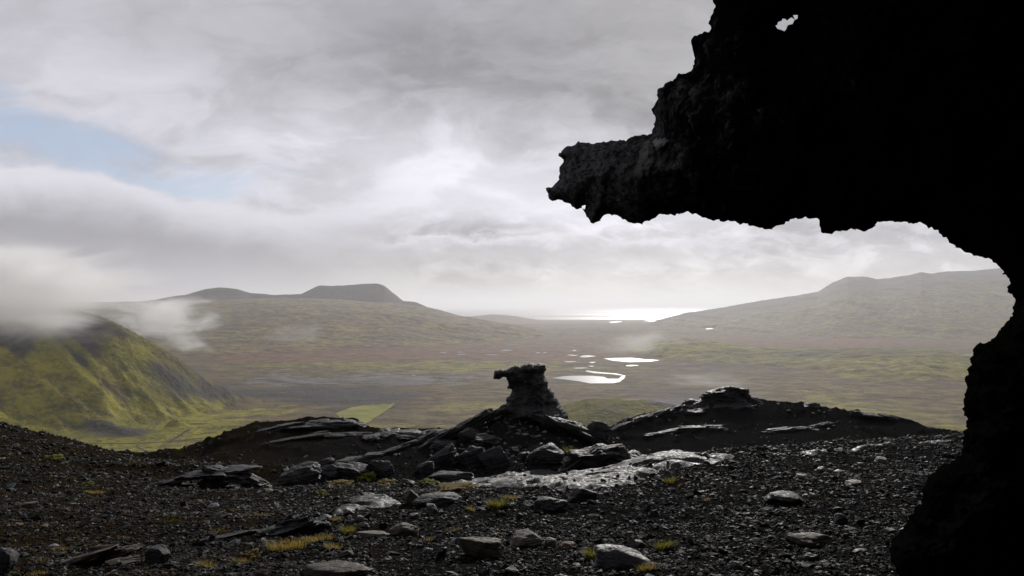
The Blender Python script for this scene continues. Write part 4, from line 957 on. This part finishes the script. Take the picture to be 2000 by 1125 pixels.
tuft("straw grass tuft between the wide tuft and the green tuft", 620, 1058, 60, 16, straw, 160)
tuft("bright green yellow grass tuft under the left wet slab", 680, 1042, 26, 16, green, 150)
tuft("small straw tuft at the tip of the left wet slab", 656, 1016, 22, 10, straw, 80)
tuft("straw tuft low in front of the wide straw tuft", 650, 1072, 34, 13, straw, 90)
tuft("yellow green bushy tuft under the long wet shelf", 972, 992, 32, 20, green, 200)
tuft("straw coloured fringe right of the bushy tuft under the shelf", 1000, 974, 36, 9, straw, 120)
tuft("small orange straw tuft left of the bushy tuft", 920, 996, 20, 9, straw, 80)
tuft("pale yellow sprig in the grit left of the leaning flagstone", 838, 1056, 14, 9, straw, 40)
tuft("low yellow grass streak above the leaning flagstone", 886, 1036, 34, 7, straw, 80)
tuft("green and straw tuft at the left end of the long grey topped slab", 1158, 1090, 28, 22, green, 150)
tuft("straw tuft at the right foot of the long grey topped slab", 1264, 1112, 34, 16, straw, 110)
tuft("upright straw tuft by itself right of the rusty stone", 1298, 1074, 32, 22, green, 150)
tuft("bright yellow tuft on the grit right of the wet shelf", 1308, 944, 20, 14, green, 90)
tuft("tiny straw sprig on the right grit slope", 1380, 978, 12, 10, straw, 30)
tuft("pale green grass tuft beside the leaning black slab", 1116, 888, 28, 14, green, 90)
tuft("straw tuft at the bottom left between two small stones", 404, 1106, 40, 12, straw, 100)
tuft("orange straw tuft right of the bottom left tuft", 470, 1098, 36, 11, straw, 80)
tuft("straw grass streak left above the grey rock edge", 500, 1006, 52, 6, straw, 110)
tuft("short straw streak on the grit below the left outcrop", 452, 997, 28, 5, straw, 60)
tuft("thin straw patch above the thin grey rock edge", 425, 1038, 50, 7, straw, 90)
tuft("orange leaved sprig beside the dark round boulder", 268, 1072, 16, 10, straw, 60)
tuft("ochre grass patch on the left above the slab edge", 120, 1072, 40, 8, straw, 90)
tuft("ochre grass patch above the long slab edge, nearer the picture edge", 80, 1094, 34, 8, straw, 80)
tuft("ochre moss grass in the middle of the left grit", 185, 962, 40, 6, straw, 260)
tuft("straw sprigs at the lower left corner", 60, 1122, 60, 12, straw, 90)
tuft("straw patch just right of the lower left slab edge", 248, 1052, 34, 6, straw, 70)
moss_m = simple_mat("moss_cushion", (.05, .06, .006), (.15, .16, .015), 30., .95, .01)
moss_o = simple_mat("moss_ochre", (.07, .05, .01), (.16, .11, .025), 30., .95, .01)
for lab, px, py, w, h, mm in (("bright green moss cushion beside the lichen crusted boulder", 716, 936, 30, 9, moss_m), ("small green moss cushion left of the boulder line", 628, 966, 18, 5, moss_m),
                              ("green moss cushion on the far left slope", 100, 898, 30, 6, moss_m), ("green moss cushion in the middle of the left grit", 168, 947, 16, 4, moss_m), ("ochre moss cushion in front of the big boulder line", 664, 948, 40, 5, moss_o),
                              ("ochre moss cushion under the black pointed boulder", 752, 946, 30, 5, moss_o), ("brown moss strip under the near end of the wet shelf", 890, 962, 70, 8, moss_o), ("dark ochre moss hump low left of centre", 486, 1094, 30, 10, moss_o),
                              ("green moss patch under the ribbed grey boulder", 838, 946, 34, 5, moss_m)):
    o = rock("moss_cushion", lab, "moss", px, py, w, h, mm, .9, rough=.34, strata=0., sub=5, sink=.5, sharp=.9, group="moss cushions on the grit")
# dry moss and short grass that nobody could count
r = np.random.default_rng(77); N = 8000
Y = np.exp(r.uniform(np.log(3.), np.log(30), N * 8)); t = r.uniform(-.85, .8, N * 8)
dn = fbm(P3(t * Y / 1.6, Y / 1.1, 41.), 4) + np.interp(t, [-.8, -.2, .3], [.22, .0, -.12])
k = dn > .16; Y, t = Y[k][:N], t[k][:N]; Vs, Fs, Ts = [], [], []
V, Fc, tone = blades(len(Y), 0.01, 1., r)
V = V.reshape(-1, 8, 3) * (.028 * (Y / 6) ** .7)[:, None, None] * np.array([1.6, 1.6, .8])
V += np.stack([t * Y, Y, gz(t, Y) + .005], -1)[:, None, :]
tag(link("dry_grass", mesh("dry_grass", V.reshape(-1, 3), [Fc], straw, attrs={'tone': tone})), "short dry grass scattered thinly over the black grit", kind='stuff')

# ------------------------------------------------------------------ haze and hanging cloud
def volume_mat(name, density, aniso=.3, color=(1, 1, 1)):
    m, n = material(name)
    v = n.node('ShaderNodeVolumePrincipled'); n.inp(v.inputs['Color'], color); n.inp(v.inputs['Anisotropy'], aniso)
    n.inp(v.inputs['Density'], density)
    o = n.node('ShaderNodeOutputMaterial'); n.l.new(v.outputs[0], o.inputs['Volume'])
    return m, n, v
HAZE = 4.6e-5
hm, _, _ = volume_mat("haze_air", HAZE, .38, (.95, .955, 1.))
x0, x1, y0, y1, z0, z1 = -345000, 345000, -60, 202000, -364, 640
bv = np.array([(x, y, z) for z in (z0, z1) for y in (y0, y1) for x in (x0, x1)], float)
bf = np.array([(0, 2, 3, 1), (4, 5, 7, 6), (0, 1, 5, 4), (2, 6, 7, 3), (0, 4, 6, 2), (1, 3, 7, 5)])
tag(link("haze", mesh("haze", bv, [bf], hm, smooth=False)), "thin bright haze filling the valley air", kind='stuff')
def mist(label, px, py, Y, rx, ry, rz, dens, seed, scale=1.6, th=.42):
    m, n = material("mist_vapour"); p = n.obj()
    l = n.node('ShaderNodeVectorMath', operation='LENGTH'); n.inp(l.inputs[0], p)
    off = n.vm('ADD', p, (seed * 3.1, seed * 1.7, 0))
    nz_ = n.noise(off, scale, 6, .62, .8)
    fall = n.mr(l.outputs['Value'], 1., .15)
    dn = n.m('MULTIPLY', n.mr(n.m('ADD', nz_, n.m('MULTIPLY', n.m('SUBTRACT', fall, 1.), .34)), th - .03, th + .24), n.m('MULTIPLY', fall, dens))
    v = n.node('ShaderNodeVolumePrincipled'); n.inp(v.inputs['Color'], (.985, .985, .99)); n.inp(v.inputs['Anisotropy'], .65); n.inp(v.inputs['Density'], dn)
    o_ = n.node('ShaderNodeOutputMaterial'); n.l.new(v.outputs[0], o_.inputs['Volume'])
    pv, f = ico(3); o = link("mist", mesh("mist", pv, [f], m)); o.location = at(px, py, Y); o.scale = (rx, ry, rz)
    return tag(o, label, kind='stuff')
mist("low cloud hanging over the top of the green slope", 10, 560, 1330, 480, 200, 150, .030, 1, 2.0, .30)
mist("torn wisp of cloud below the edge of the low cloud", 320, 618, 1900, 280, 140, 115, .022, 2, 2.4, .36)
mist("ragged wisp of mist trailing down the right edge of the green slope", 365, 668, 1760, 120, 100, 60, .010, 7, 2.0, .35)
mist("thin wisp of mist over the plateau", 580, 650, 3000, 300, 240, 95, .0022, 3, 1.8, .40)

mist("faint veil of mist below the light shafts, beyond the ponds", 1255, 672, 3300, 420, 260, 130, .0016, 4, 1.5, .36)
mist("thin drifting mist above the right mound", 1390, 748, 2100, 330, 200, 62, .0022, 5, 1.9, .38)
# ------------------------------------------------------------------ render settings
SC.view_settings.view_transform = 'Standard'; SC.view_settings.look = 'None'; SC.view_settings.exposure = 0; SC.view_settings.gamma = 1
SC.view_settings.use_curve_mapping = False
c = SC.cycles
c.max_bounces = 12; c.diffuse_bounces = 3; c.glossy_bounces = 3; c.transmission_bounces = 2; c.volume_bounces = 12; c.transparent_max_bounces = 8
c.use_denoising = True; c.denoiser = 'OPENIMAGEDENOISE'; c.sample_clamp_indirect = 4; c.caustics_reflective = False; c.caustics_refractive = False
c.volume_max_steps = 128
